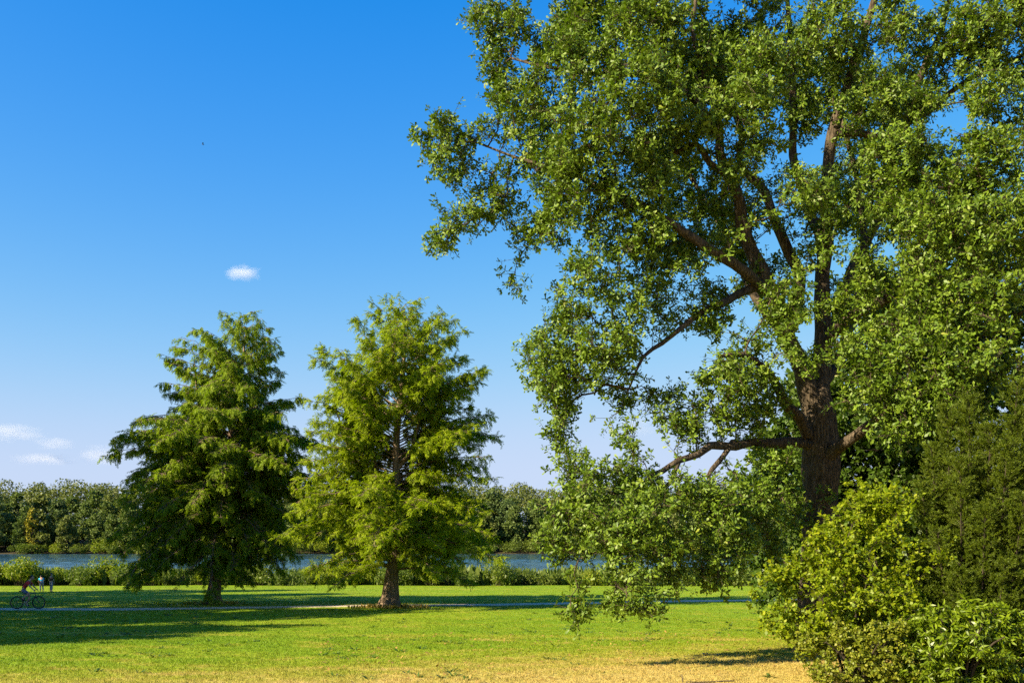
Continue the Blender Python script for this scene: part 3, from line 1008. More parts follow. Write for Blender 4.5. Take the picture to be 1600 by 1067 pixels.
woody('small_leaved_shrub', 'low small leaved shrub with reddish twigs at the dry grass edge', 'shrub', b0, shrub_stems(b0, 8, .8, 1.0),
      [blob(*a) for a in [(1290, 1020, 19.3, 40, 30), (1345, 1000, 19.2, 60, 36), (1400, 1010, 19, 50, 40), (1330, 1050, 19, 70, 26), (1262, 1005, 19.5, 25, 22), (1420, 1050, 19, 50, 30), (1365, 1045, 18.8, 40, 26)]],
      900, M['small_leaf'], 'round', .062, 7, 1200, M['bark_dark'], step=.12, kill=.13, gap=-.08, gscale=2.2, tipr=.003, cap=.02, twig=(.04, .14), up=.7, curl=.1)
b0 = on_ground(1500, 18.9)
woody('cherry_laurel_shrub', 'glossy green shrub with long narrow drooping leaves below the conifer', 'shrub', b0, shrub_stems(b0, 8, .9, 1.4),
      [blob(*a) for a in [(1420, 985, 19.2, 40, 28), (1580, 985, 19.2, 40, 34), (1480, 970, 19, 55, 28), (1535, 960, 19, 48, 28), (1470, 1020, 18.8, 55, 36), (1530, 1010, 18.8, 45, 36), (1500, 1050, 18.7, 60, 30), (1440, 1045, 18.8, 35, 30), (1560, 1040, 19, 26, 36), (1598, 1035, 19.3, 36, 40), (1640, 1000, 19.6, 44, 50)]],
      900, M['lance_leaf'], 'lance', .135, 7, 1300, M['bark_dark'], step=.14, kill=.15, gap=-.08, gscale=1.8, tipr=.004, cap=.025, twig=(.05, .18), up=.5, droop=.45, curl=.2)


def conifer_thicket():
    base = on_ground(1530, 20.3)
    root = empty('yew_tree', base)
    spires = []
    for (px, py, d, r) in [(1455, 700, 20.6, .38), (1480, 640, 20.4, .42), (1515, 625, 20.2, .45), (1548, 665, 19.9, .42), (1590, 600, 20.2, .5), (1575, 690, 19.6, .42), (1440, 760, 20.2, .4),
                           (1500, 720, 19.8, .42), (1540, 790, 19.5, .42), (1465, 830, 19.8, .42), (1600, 780, 19.4, .45), (1640, 650, 20, .5), (1620, 720, 20.8, .5), (1530, 680, 21.2, .5), (1470, 720, 21.3, .5), (1590, 670, 21.3, .5), (1430, 880, 20.0, .35), (1500, 880, 19.4, .4), (1570, 880, 19.3, .4)]:
        spires.append((W(px, py, d), r))
    p0 = []; p1 = []; r0 = []; r1 = []; so = []; sd = []; sn = []
    for (tip, r) in spires:
        foot = base + (Vector((tip.x, tip.y, base.z)) - base) * .55
        mb = MB()
        limb_mesh(mb, [(foot - Vector((0, 0, .2)), .035), (foot.lerp(tip, .5) + (tip - foot).cross(Vector((0, 1, 0))) * .01, .018), (tip, .004)], sides=6, step=.25)
        link('stem', mb.mesh('stem', M['bark_dark'], True), root)
        Ht = (tip - foot).length
        ns = int(Ht / .020)
        for i in range(ns):
            t = 1 - RNG.random() ** 1.2 * .93
            c = np.array(foot.lerp(tip, t))
            a = RNG.random() * 6.283
            hr = r * (1.25 - t) ** .7 * RNG.uniform(.5, 1.1) * (1 + .35 * noise.noise(Vector((tip.x * 3 + math.cos(a), math.sin(a), c[2] * 1.4))))
            dirv = np.array([math.cos(a), math.sin(a), RNG.uniform(.35, 1.0)])
            e = c + dirv * hr
            p0.append(c); p1.append(e); r0.append(.006); r1.append(.002)
            m = max(2, int(hr / .045))
            for q in np.linspace(.12, 1, m + 1):
                so.append(c + (e - c) * q); sd.append(dirv + RNG.normal(size=3) * .35 + np.array([0, 0, .1]))
    mb = MB(); tubes(mb, p0, p1, r0, r1, 3)
    o = link('branches', mb.mesh('branches', M['bark_dark']), root); o['kind'] = 'stuff'
    so = np.array(so); sd = norm(np.array(sd)); k = len(so)
    instanced('crown', root, feathers(M['yew_leaf'], 8, 18, .15, .052, .30, 'round'), so, frames(x=sd), RNG.uniform(.75, 1.25, k), M['yew_leaf'])
    tag(root, 'dark olive feathery conifer of many upright sprays beside hazel bush', 'tree')
    print('yew sprays', k)


conifer_thicket()


def park_tree(name, label, x, y, H, R, trunk_r, mat, n_attr, extra, L, group=None, low=.25, per=5, lean=0.0, seed=0, squash=1.0, step=.6, gap=-.2, shape='diamond'):
    rr = random.Random(seed)
    base = Vector((x, y, ground_z(x, y)))
    limbs = [('trunk', [(base - Vector((0, 0, .3)), trunk_r * 1.5), (base + Vector((0, 0, .4)), trunk_r * 1.1), (base + Vector((lean * .3, 0, H * .3)), trunk_r * .85),
                        (base + Vector((lean * .6, .1, H * .6)), trunk_r * .55), (base + Vector((lean, 0, H * .92)), .04)])]
    for k in range(5):
        a = k * 2.4 + seed
        h0 = H * (low + .1 + .08 * k)
        s = base + Vector((lean * .3, 0, h0))
        e = base + Vector((math.cos(a) * R * .65, math.sin(a) * R * .65, h0 + H * .16))
        limbs.append(('limb', [(s, trunk_r * .4), (s.lerp(e, .5) + Vector((0, 0, .3)), trunk_r * .28), (e, .03)]))
    B = []
    for k in range(26):
        t = k / 25
        h = H * (low + (1 - low) * (t * .94 + .03))
        rad = R * (math.sin(math.pi * min(1, .16 + .84 * t) ** .85) ** .7)
        a = k * 2.4 + seed * 1.7
        rr_ = rad * rr.uniform(.35, .75)
        br = R * rr.uniform(.28, .42) * squash
        B.append((base + Vector((lean * t + math.cos(a) * rr_, math.sin(a) * rr_, h)), (br, br, br * .8), 1.0))
    return woody(name, label, 'tree', base, limbs, B, n_attr, mat, shape, L, per, extra, M['bark_dark'], step=step, kill=step * 1.05, gap=gap, gscale=.4, tipr=.01, cap=.12,
                 twig=(.1, .5), wide=.62, group=group, wander=.3, trunk_sides=10, sides=3)


# trees standing behind the oak
park_tree('broadleaf_tree', 'dark rounded tree behind oak trunk, above the lakeside shrubs', 12.6, 39.5, 9.0, 4.2, .22, M['wood_leaf'], 1500, 3000, .24, seed=3, low=.06, per=8)
park_tree('broadleaf_tree', 'tall dark tree filling the gap between oak and conifer', 17.5, 37.0, 15.5, 5.6, .3, M['wood_leaf'], 1700, 3600, .26, seed=5, low=.08, per=8)
park_tree('broadleaf_tree', 'broad dark tree behind the outer right limbs of oak', 23.8, 34.5, 17, 5.6, .3, M['wood_leaf'], 1300, 2600, .28, seed=8, low=.08, per=8)
park_tree('broadleaf_tree', 'dark leafy tree close behind the right side of oak trunk', 15.8, 41.5, 14.5, 5.0, .26, M['wood_leaf'], 1400, 2800, .26, seed=13, low=.06, per=8)
park_tree('broadleaf_tree', 'low leafy tree at the right flank of the conifer', 17.6, 24.5, 9.5, 4.0, .2, M['wood_leaf'], 900, 1800, .22, seed=17, low=.04, per=7)
# trees of the park to the left of the view; their shade falls over the lawn
for k, (n_, t_, H_, R_) in enumerate([(60.5, -15, 25.2, 11.0), (45.5, -20, 21, 8.0), (36.0, -23, 16.4, 7.0), (72, -15, 21, 8), (84, -18, 23, 8.5), (53, -26, 23.5, 6.5)]):
    x_ = .866 * t_ - .5 * n_; y_ = .5 * t_ + .866 * n_
    park_tree('broadleaf_tree', ['tall spreading park tree shading the left conifer', 'rounded park tree whose shade reaches the path', 'small park tree shading the left end of lawn',
                                 'park tree by the lake end of the lawn', 'broad park tree near the lake bank shrubs', 'slender park tree shading the middle of path'][k],
              x_, y_, H_, R_, .35, M['wood_leaf'], 1100, 2600, .62, seed=20 + k, low=.16, per=5, step=.9, gap=-.3)


# ------------------------------------------------------------------ lake bank: shrubs and reeds
def quick_bush(name_mesh, R, H, nl, L, mat, seed, flat=.5):
    rs = np.random.default_rng(seed)
    mb = MB()
    nb = 9
    cs = np.stack([rs.uniform(-.7, .7, nb) * R, rs.uniform(-.6, .6, nb) * R, rs.uniform(.25, .78, nb) * H], 1)
    rr = rs.uniform(.28, .45, nb) * min(R, H)
    k = rs.integers(0, nb, nl)
    d = norm(rs.normal(size=(nl, 3)))
    p = cs[k] + d * rr[k][:, None] * (rs.random((nl, 1)) ** .3) * np.array([1.15, 1, 1])
    p[:, 2] = np.maximum(p[:, 2], .05)
    leaves(mb, p, norm(d + rs.normal(size=(nl, 3)) * .8), norm(d + np.array([0, 0, .6]) + rs.normal(size=(nl, 3)) * .5), rs.uniform(.6, 1.3, nl) * L, 'diamond', .6, .1)
    crown = mb.mesh(name_mesh, mat)
    mb = MB()
    st = cs.copy(); st[:, 2] = -.1; st[:, :2] *= .25
    tubes(mb, st, cs, np.full(nb, .04), np.full(nb, .015), 5)
    return crown, mb.mesh('stem', M['bark_dark'])


BUSH = [quick_bush('bush', 1.8, 2.4, 1500, .24, M['bank_leaf'], 1), quick_bush('bush', 2.2, 2.2, 1700, .24, M['bank_deep'], 2), quick_bush('bush', 1.6, 2.7, 1400, .22, M['bank_leaf'], 3),
        quick_bush('bush', 2.5, 1.8, 1700, .22, M['bank_deep'], 4)]
BLAB = ['yellow green leafy shrub on the lake bank', 'dark green rounded shrub on the lake bank', 'tall bright shrub on the lake bank', 'low wide dark shrub on the lake bank']
k = 0
px = -30
rb = random.Random(4)
while px < 1330:
    near_left = px < 250
    d = rb.uniform(100.5, 105)
    t = rb.choice([0, 0, 2, 1]) if near_left else rb.choice([1, 3, 1, 0, 3])
    s = rb.uniform(.7, 1.2) if near_left else rb.uniform(.6, 1.12)
    p = on_ground(px, d)
    o = empty('bank_shrub', p, rb.uniform(0, 6.28)); o.scale = (s, s, s * rb.uniform(.85, 1.1))
    cm, sm = BUSH[t]
    c = link('crown', cm, o, True); c['kind'] = 'stuff'
    link('stem', sm, o, True)
    tag(o, BLAB[t], 'shrub', 'shrubs along the lake bank')
    px += rb.uniform(24, 44)
    k += 1

mb = MB()
nr = 15000
rx = RNG.uniform(-62, 40, nr)
ry = RNG.uniform(103.5, 108, nr)
clump = np.array([noise.noise(Vector((x * .22, y * .4, 5))) for x, y in zip(rx, ry)])
keep = clump > -.12
rx = rx[keep]; ry = ry[keep]; clump = clump[keep]
rh = (1.2 + 1.3 * np.clip(clump + .3, 0, 1)) * RNG.uniform(.7, 1.2, len(rx))
oz = np.array([max(ground_z(x, y), -.2) for x, y in zip(rx, ry)])
o = np.stack([rx, ry, oz], 1)
d = norm(np.stack([RNG.normal(size=len(rx)) * .12, RNG.normal(size=len(rx)) * .12, np.ones(len(rx))], 1))
leaves(mb, o, d, rand_dirs(len(rx)), rh, 'lance', .05, .1)
me = mb.mesh('reeds', M['reed'])
v_ = None
tag(link('reeds', me), 'pale green reeds standing along the water edge', 'reeds', kind='stuff')


# ------------------------------------------------------------------ far shore wood
def far_crown(seed, R, H, nl, mat, low=.03):
    rs = np.random.default_rng(seed)
    nb = 34
    t = rs.uniform(0, 1, nb)
    prof = np.sin(np.pi * np.clip(.2 + .8 * t, 0, 1)) ** .6
    a = rs.uniform(0, 6.28, nb)
    rad = R * prof * rs.uniform(.3, .85, nb)
    cs = np.stack([np.cos(a) * rad, np.sin(a) * rad, H * (low + (1 - low) * (.08 + .84 * t))], 1)
    rr = rs.uniform(.18, .40, nb) * R
    k = rs.integers(0, nb, nl)
    d = norm(rs.normal(size=(nl, 3)))
    p = cs[k] + d * rr[k][:, None] * (rs.random((nl, 1)) ** .22) * np.array([1, 1, .85])
    mb = MB()
    leaves(mb, p, norm(d + rs.normal(size=(nl, 3)) * .7), norm(d * 1.8 + np.array([0, 0, .4]) + rs.normal(size=(nl, 3)) * .4), rs.uniform(.42, .90, nl), 'diamond', .8, .12)
    c = mb.mesh('crown', mat)
    mb = MB()
    limb_mesh(mb, [(Vector((0, 0, -.5)), .28), (Vector((.1, 0, H * .4)), .18), (Vector((0, .1, H * .85)), .05)], sides=6, step=2.0)
    return c, mb.mesh('trunk', M['bark_dark'], True)


FAR = [far_crown(1, 5.0, 20, 4600, M['far_a']), far_crown(2, 5.6, 22.4, 5000, M['far_b']), far_crown(3, 4.4, 18, 4000, M['far_c']), far_crown(4, 5.2, 21, 4800, M['far_b'], .05),
       far_crown(5, 4.6, 19, 4200, M['far_a'], .05), far_crown(6, 3.6, 13, 3000, M['far_c'], .03)]
FLAB = ['mid green tree on the far lake shore', 'tall dark green tree on the far lake shore', 'pale olive tree on the far lake shore', 'dark bushy tree on the far lake shore',
        'low branching green tree on the far lake shore', 'short pale tree at the far water edge']
rf = random.Random(9)
cnt = 0
for row, (y0, sp, types) in enumerate([(316, 7.5, [0, 4, 3, 5, 2, 4, 1]), (325, 7.5, [0, 1, 2, 3, 1, 0]), (335, 8, [2, 0, 1, 0, 2])]):
    x = -205 + row * 3
    while x < 190:
        t = rf.choice(types)
        yy = y0 + rf.uniform(-3.5, 4)
        if row == 0: yy += 6 * noise.noise(Vector((x * .02, 0, 0)))
        hill = 1.0 + .07 * noise.noise(Vector((x * .03, 3, 0)))
        s = rf.uniform(.80, 1.06) * hill * (.78, .88, .96)[row]
        o = empty('far_tree', (x, yy, ground_z(x, yy)), rf.uniform(0, 6.28))
        o.scale = (s * rf.uniform(1.0, 1.3), s * rf.uniform(1.0, 1.3), s)
        c = link('crown', FAR[t][0], o, True); c['kind'] = 'stuff'
        link('trunk', FAR[t][1], o, True)
        tag(o, FLAB[t], 'tree', 'trees on the far lake shore')
        cnt += 1
        x += sp * rf.uniform(.7, 1.25)
print('far trees', cnt)
# undergrowth at the far water's edge
x = -200
while x < 180:
    yy = 311.5 + rf.uniform(-1.5, 2.5) + 4 * noise.noise(Vector((x * .02, 0, 0)))
    t = rf.choice([1, 3, 1, 3, 0])
    s = rf.uniform(1.3, 2.2)
    o = empty('far_shrub', (x, yy, max(ground_z(x, yy), -.1)), rf.uniform(0, 6.28)); o.scale = (s * 1.2, s * 1.1, s)
    c = link('crown', BUSH[t][0], o, True); c['kind'] = 'stuff'
    link('stem', BUSH[t][1], o, True)
    tag(o, 'low shrub overhanging the far water edge' if t else 'pale yellow green shrub at the far water edge', 'shrub', 'shrubs along the far shore')
    x += rf.uniform(4.0, 9.0)
# one yellowing tree among them
cy_, ty_ = far_crown(31, 2.4, 15, 900, M['far_d'])
p = Vector(((50 - 800) / F * 313, 313, 0)); p.z = ground_z(p.x, p.y)
o = empty('far_tree', p)
c = link('crown', cy_, o, True); c['kind'] = 'stuff'
link('trunk', ty_, o, True)
tag(o, 'slim yellowing tree on the far lake shore', 'tree')
# the wood goes on behind: one mass
mb = MB()
for y0 in (346, 358, 372, 390):
    x = -235.0
    while x < 225:
        yy = y0 + rf.uniform(-4, 4)
        R_ = rf.uniform(3.2, 6.0); H_ = rf.uniform(14.5, 20.5)
        gz_ = ground_z(x, yy)
        m_ = 760
        d_ = rand_dirs(m_)
        lump = np.array([1 + .28 * noise.noise(Vector((q[0] * 2.2 + x, q[1] * 2.2, q[2] * 2.2))) for q in d_])[:, None]
        p_ = np.array([x, yy, gz_ + H_ - R_ * 1.2]) + d_ * lump * np.array([R_, R_, R_ * 1.2]) * RNG.random((m_, 1)) ** .15
        leaves(mb, p_, norm(d_ + RNG.normal(size=(m_, 3)) * .7), norm(d_ * 1.8 + np.array([0, 0, .4]) + RNG.normal(size=(m_, 3)) * .4), RNG.uniform(.45, .95, m_), 'diamond', .8, .12)
        x += rf.uniform(6, 9.5)
tag(link('wood', mb.mesh('wood', M['far_e'])), 'dense green wood rising behind the far shore trees', 'wood', kind='stuff')


# ------------------------------------------------------------------ grass blades
def grass():
    bl = []
    tufts = []
    for v_i in range(3):
        mb = MB()
        n = 9
        a = RNG.uniform(0, 6.28, n)
        o = np.stack([np.cos(a) * RNG.uniform(0, .06, n), np.sin(a) * RNG.uniform(0, .06, n), np.full(n, -.005)], 1)
        d = np.stack([RNG.normal(size=n) * .45, RNG.normal(size=n) * .45, np.ones(n)], 1)
        leaves(mb, o, d, rand_dirs(n), RNG.uniform(.03, .065, n), 'diamond', .14, .2)
        t = bpy.data.objects.new('grass_tuft', mb.mesh('grass_tuft', M['blade']))
        tufts.append(t)
    pts = []
    for (d0, d1, dens) in [(17, 24, 95), (24, 32, 70), (32, 42, 40), (42, 62, 26), (62, 100, 8)]:
        n = int(dens * .58 * (d1 ** 2 - d0 ** 2))
        y = np.sqrt(RNG.uniform(d0 ** 2, d1 ** 2, n))
        x = RNG.uniform(-.58, .50, n) * y
        keep = (np.abs(y - pathY(x)) > 1.25)
        pts.append(np.stack([x[keep], y[keep]], 1))
    pts = np.concatenate(pts)
    co = np.array([(x, y, ground_z(x, y)) for x, y in pts], np.float32)
    print('tufts', len(co))
    me = bpy.data.meshes.new('grass')
    me.vertices.add(len(co)); me.vertices.foreach_set('co', co.ravel()); me.update()
    me.materials.append(M['blade'])
    o = link('grass', me)
    coll = bpy.data.collections.new('grass_tufts')
    for t in tufts: coll.objects.link(t)
    ng = bpy.data.node_groups.new('grass', 'GeometryNodeTree')
    ng.interface.new_socket('Geometry', in_out='INPUT', socket_type='NodeSocketGeometry')
    ng.interface.new_socket('Geometry', in_out='OUTPUT', socket_type='NodeSocketGeometry')
    N = ng.nodes; Lk = ng.links
    gi = N.new('NodeGroupInput'); go = N.new('NodeGroupOutput')
    iop = N.new('GeometryNodeInstanceOnPoints')
    ci = N.new('GeometryNodeCollectionInfo'); ci.inputs['Collection'].default_value = coll
    ci.inputs['Separate Children'].default_value = True; ci.inputs['Reset Children'].default_value = True
    Lk.new(gi.outputs[0], iop.inputs['Points']); Lk.new(ci.outputs[0], iop.inputs['Instance'])
    iop.inputs['Pick Instance'].default_value = True
    rv = N.new('FunctionNodeRandomValue'); rv.data_type = 'FLOAT_VECTOR'
    rv.inputs[0].default_value = (-.15, -.15, 0); rv.inputs[1].default_value = (.15, .15, 6.28)
    Lk.new(rv.outputs[0], iop.inputs['Rotation'])
    sv = N.new('FunctionNodeRandomValue'); sv.data_type = 'FLOAT'
    sv.inputs[2].default_value = .7; sv.inputs[3].default_value = 1.5
    Lk.new(sv.outputs[1], iop.inputs['Scale'])
    Lk.new(iop.outputs[0], go.inputs[0])
    md = o.modifiers.new('grass', 'NODES'); md.node_group = ng
    tag(o, 'short mown lawn grass, green and straw dry', 'grass', kind='stuff')


grass()


# ------------------------------------------------------------------ dry litter round the cypress foot
def foot_tufts(px, d, R, n, label, seed):
    rs = np.random.default_rng(seed)
    x0 = (px - 800) / F * d
    a = rs.uniform(0, 6.28, n); r = R * np.sqrt(rs.uniform(.12, 1, n)) * (1 + .35 * np.sin(a * 3 + seed) + .25 * np.sin(a * 7))
    x = x0 + np.cos(a) * r * 1.5; y = d + np.sin(a) * r
    z = np.array([ground_z(i, j) for i, j in zip(x, y)])
    dd = np.stack([rs.normal(size=n) * .4, rs.normal(size=n) * .4, np.ones(n)], 1)
    mb = MB()
    leaves(mb, np.stack([x, y, z], 1), dd, rand_dirs(n), rs.uniform(.06, .26, n), 'lance', .1, .2)
    tag(link('dry_grass', mb.mesh('dry_grass', M['straw'])), label, 'grass', kind='stuff')


M['straw'] = leaf_mat('straw', [(0, (.15, .15, .03)), (.5, (.27, .20, .05)), (1, (.34, .19, .06))], trans=.3, spec=.15)
foot_tufts(612, 52.0, 1.15, 800, 'dry brown grass round the sunlit conifer foot', 3)
foot_tufts(338, 56.4, 1.0, 260, 'dry grass round the shaded conifer foot', 4)


# ------------------------------------------------------------------ people and bicycle
M['skin'] = plain_mat('skin', (.52, .30, .20), .55, var=.08)
M['hair'] = plain_mat('hair', (.028, .018, .012), .6)
M['red'] = plain_mat('red_cloth', (.50, .03, .04), .85)
M['denim'] = plain_mat('grey_blue_cloth', (.13, .16, .22), .85)
M['teal'] = plain_mat('turquoise_cloth', (.02, .30, .48), .85)
M['pale'] = plain_mat('pale_cloth', (.24, .24, .28), .85)
M['brown'] = plain_mat('dark_brown_cloth', (.060, .032, .026), .85)
M['shoe'] = plain_mat('shoe', (.05, .05, .055), .6)
M['rubber'] = plain_mat('rubber', (.02, .02, .02), .7)
M['steel'] = plain_mat('steel', (.45, .46, .47), .35, metal=.9)
M['paint'] = plain_mat('bicycle_paint', (.03, .035, .04), .35, spec=.5)


def skinned(name, chains, mat, parent, sub=2):
    """one continuous surface grown round connected joints; chains: lists of (key, point, radius), shared keys join"""
    verts = []; rad = []; idx = {}; edges = []
    for ch in chains:
        last = None
        for key, p, r in ch:
            if key not in idx:
                idx[key] = len(verts); verts.append(tuple(p)); rad.append(r)
            if last is not None: edges.append((last, idx[key]))
            last = idx[key]
    me = bpy.data.meshes.new(name)
    me.from_pydata(verts, edges, []); me.update()
    o = bpy.data.objects.new(name, me); COL.objects.link(o)
    md = o.modifiers.new('skin', 'SKIN'); md.use_smooth_shade = True
    for i, sv in enumerate(me.skin_vertices[0].data):
        r = rad[i]
        sv.radius = r if isinstance(r, tuple) else (r, r)
        sv.use_root = (i == 0)
    o.modifiers.new('sub', 'SUBSURF').levels = sub
    dg = bpy.context.evaluated_depsgraph_get()
    m2 = bpy.data.meshes.new_from_object(o.evaluated_get(dg))
    bpy.data.objects.remove(o); bpy.data.meshes.remove(me)
    m2.name = name
    m2.materials.clear(); m2.materials.append(mat)
    for p in m2.polygons: p.use_smooth = True
    c = bpy.data.objects.new(name, m2); COL.objects.link(c); c.parent = parent
    return c


def person(label, loc, rz, scale, J, top, bottom, long_legs, sleeves=True):
    """J: joints in metres for a figure facing +x, standing at z=0"""
    V = {k: Vector(p) for k, p in J.items()}
    root = empty('person', loc, rz); root.scale = (scale, scale, scale)
    lp = lambda a, b, t: V[a].lerp(V[b], t)
    fwd = Vector((1, 0, 0))
    hd = V['head']
    body = [[('pel', V['pelvis'], (.14, .10)), ('wai', lp('pelvis', 'chest', .45), (.125, .09)), ('che', V['chest'], (.15, .105)), ('nkb', V['neck'], .06), ('nk', V['neck'].lerp(hd, .45), .05),
             ('hd1', hd + Vector((.01, 0, -.05)), (.072, .08)), ('hd2', hd + Vector((0, 0, .04)), (.08, .095)), ('hd3', hd + Vector((-.005, 0, .12)), (.05, .06))],
            [('hd1', hd, .07), ('nose', hd + Vector((.105, 0, -.02)), .012)]]
    for sd, sg in (('l', 1), ('r', -1)):
        body.append([('che', V['chest'], .15), ('sh' + sd, V['sh_' + sd], .06), ('ua' + sd, V['sh_' + sd].lerp(V['el_' + sd], .5), .047), ('el' + sd, V['el_' + sd], .038),
                     ('fa' + sd, V['el_' + sd].lerp(V['wr_' + sd], .4), .036), ('wr' + sd, V['wr_' + sd], .026)])
        ax = (V['wr_' + sd] - V['el_' + sd]).normalized()
        pr = ax.cross(Vector((0, 0, 1)) if abs(ax.z) < .8 else fwd).normalized()
        palm = V['wr_' + sd] + ax * .055
        body.append([('wr' + sd, V['wr_' + sd], .026), ('pa' + sd, palm, (.032, .02))])
        for q, (s_, ln) in enumerate(((-.026, .072), (-.009, .082), (.009, .078), (.026, .062))):
            k0 = palm + ax * .03 + pr * s_
            body.append([('pa' + sd, palm, .03), ('f%d%s' % (q, sd), k0, .010), ('g%d%s' % (q, sd), k0 + ax * ln * .5 + Vector((0, 0, -.012)), .009), ('h%d%s' % (q, sd), k0 + ax * ln * .85 + Vector((0, 0, -.035)), .008)])
        body.append([('pa' + sd, palm, .03), ('t0' + sd, palm + pr * .04 - ax * .01, .011), ('t1' + sd, palm + pr * .06 + ax * .03, .009)])
        body.append([('pel', V['pelvis'], .14), ('hip' + sd, V['hip_' + sd], .095), ('th' + sd, V['hip_' + sd].lerp(V['kn_' + sd], .5), .078), ('kn' + sd, V['kn_' + sd], .056),
                     ('ca' + sd, V['kn_' + sd].lerp(V['an_' + sd], .35), .055), ('an' + sd, V['an_' + sd], .036), ('to' + sd, V['toe_' + sd], .034)])
    skinned('body', body, M['skin'], root)
    k = 1.16
    shirt = [[('pel', lp('pelvis', 'chest', .08), (.155, .115)), ('wai', lp('pelvis', 'chest', .45), (.145, .108)), ('che', V['chest'], (.168, .122)), ('nkb', V['neck'].lerp(V['chest'], .15), .075)]]
    for sd in 'lr':
        shirt.append([('che', V['chest'], .16), ('sh' + sd, V['sh_' + sd], .074), ('ua' + sd, V['sh_' + sd].lerp(V['el_' + sd], .62), .062)])
    skinned('shirt', shirt, top, root)
    tro = [[('wai', lp('pelvis', 'chest', .22), (.15, .11)), ('pel', V['pelvis'], (.158, .12))]]
    for sd in 'lr':
        c = [('pel', V['pelvis'], .15), ('hip' + sd, V['hip_' + sd], .11), ('th' + sd, V['hip_' + sd].lerp(V['kn_' + sd], .5), .095), ('kn' + sd, V['hip_' + sd].lerp(V['kn_' + sd], .9), .075)]
        if long_legs: c += [('ca' + sd, V['kn_' + sd].lerp(V['an_' + sd], .4), .068), ('an' + sd, V['kn_' + sd].lerp(V['an_' + sd], .92), .055)]
        tro.append(c)
    skinned('trousers' if long_legs else 'shorts', tro, bottom, root)
    for sd in 'lr':
        a = V['an_' + sd]; t = V['toe_' + sd]
        skinned('shoe', [[('a', a + (a - t) * .18 + Vector((0, 0, -.035)), .042), ('b', a.lerp(t, .5) + Vector((0, 0, -.015)), .046), ('c', t + (t - a) * .25, .036)]], M['shoe'], root)
    # hair: a cap over the back and top of the head
    bm = bmesh.new(); bmesh.ops.create_uvsphere(bm, u_segments=16, v_segments=10, radius=1)
    bmesh.ops.delete(bm, geom=[v for v in bm.verts if v.co.z < -.55 or (v.co.x > .35 and v.co.z < .35)], context='VERTS')
    for v in bm.verts:
        v.co = hd + Vector((v.co.x * .118 - .012, v.co.y * .098, v.co.z * .125 + .045))
    me = bpy.data.meshes.new('hair'); bm.to_mesh(me); bm.free(); me.materials.append(M['hair'])
    for p in me.polygons: p.use_smooth = True
    h = bpy.data.objects.new('hair', me); COL.objects.link(h); h.parent = root
    tag(root, label, 'person')
    return root


cx = (45 - 800) / F * 50.3
cyc = Vector((cx, 50.2, ground_z(cx, 50.2) + .035))
ride = math.atan2(1.6, 12)
# bicycle, built facing +x, rear axle at x=-.55
bike = empty('bicycle', cyc, ride)
WR = .335


def torus(R, r, name, mat, parent, loc, seg=32, sec=6):
    mb = MB(); v = []; f = []
    for i in range(seg):
        a = 2 * math.pi * i / seg
        for j in range(sec):
            b = 2 * math.pi * j / sec
            v.append(((R + r * math.cos(b)) * math.cos(a), r * math.sin(b), (R + r * math.cos(b)) * math.sin(a)))
            f.append((i * sec + j, i * sec + (j + 1) % sec, ((i + 1) % seg) * sec + (j + 1) % sec, ((i + 1) % seg) * sec + j))
    mb.add(v, f)
    o = link(name, mb.mesh(name, mat, True), parent, True); o.location = loc
    return o


def rods(name, segs, mat, parent, sides=8):
    mb = MB()
    for a, b, r in segs: tubes(mb, [a], [b], [r], [r], sides)
    return link(name, mb.mesh(name, mat, True), parent, True)


for wx in (-.54, .54):
    w = empty('wheel', (wx, 0, WR)); w.parent = bike
    torus(WR - .02, .022, 'tyre', M['rubber'], w, (0, 0, 0))
    torus(WR - .05, .012, 'rim', M['paint'], w, (0, 0, 0))
    rods('spokes', [((0, 0, 0), (math.cos(t) * .29, 0, math.sin(t) * .29), .0022) for t in np.linspace(0, 6.283, 19)[:-1]] + [((0, -.04, 0), (0, .04, 0), .022)], M['paint'], w, 4)
bb = (-.10, 0, .29); st = (-.25, 0, .80); ht = (.36, 0, .82); hb = (.40, 0, .68); ra = (-.54, 0, WR); fa = (.54, 0, WR)
rods('frame', [(bb, st, .017), (st, ht, .016), (bb, hb, .019), (hb, ht, .02), (bb, ra, .011), (st, ra, .010)], M['paint'], bike)
rods('fork', [(hb, (.44, .05, .55), .012), ((.44, .05, .55), (.54, .05, WR), .011), (hb, (.44, -.05, .55), .012), ((.44, -.05, .55), (.54, -.05, WR), .011)], M['paint'], bike)
rods('handlebar', [(ht, (.35, 0, .98), .014), ((.35, 0, .98), (.40, 0, 1.0), .016), ((.40, -.27, 1.0), (.40, .27, 1.0), .014)], M['rubber'], bike)
rods('seat_post', [(st, (-.27, 0, .90), .014)], M['steel'], bike)
mb = MB()
mb.add([(-.40, -.08, .90), (-.40, .08, .90), (-.12, .025, .90), (-.12, -.025, .90), (-.41, -.075, .955), (-.41, .075, .955), (-.11, .02, .935), (-.11, -.02, .935)],
       [(3, 2, 1, 0), (4, 5, 6, 7), (0, 1, 5, 4), (1, 2, 6, 5), (2, 3, 7, 6), (3, 0, 4, 7)])
link('saddle', mb.mesh('saddle', M['rubber']), bike, True)
torus(.085, .008, 'chainring', M['steel'], bike, (-.10, -.05, .29), 20)
for sg, ang in ((1, -1.2), (-1, 1.94)):
    e = (-.10 + math.cos(ang) * .17, sg * .07, .29 + math.sin(ang) * .17)
    rods('crank', [((-.10, sg * .06, .29), e, .011)], M['steel'], bike)
    rods('pedal', [(e, (e[0], e[1] + sg * .09, e[2]), .022)], M['rubber'], bike)
tag(bike, 'slim dark bicycle ridden along the shaded path', 'bicycle')
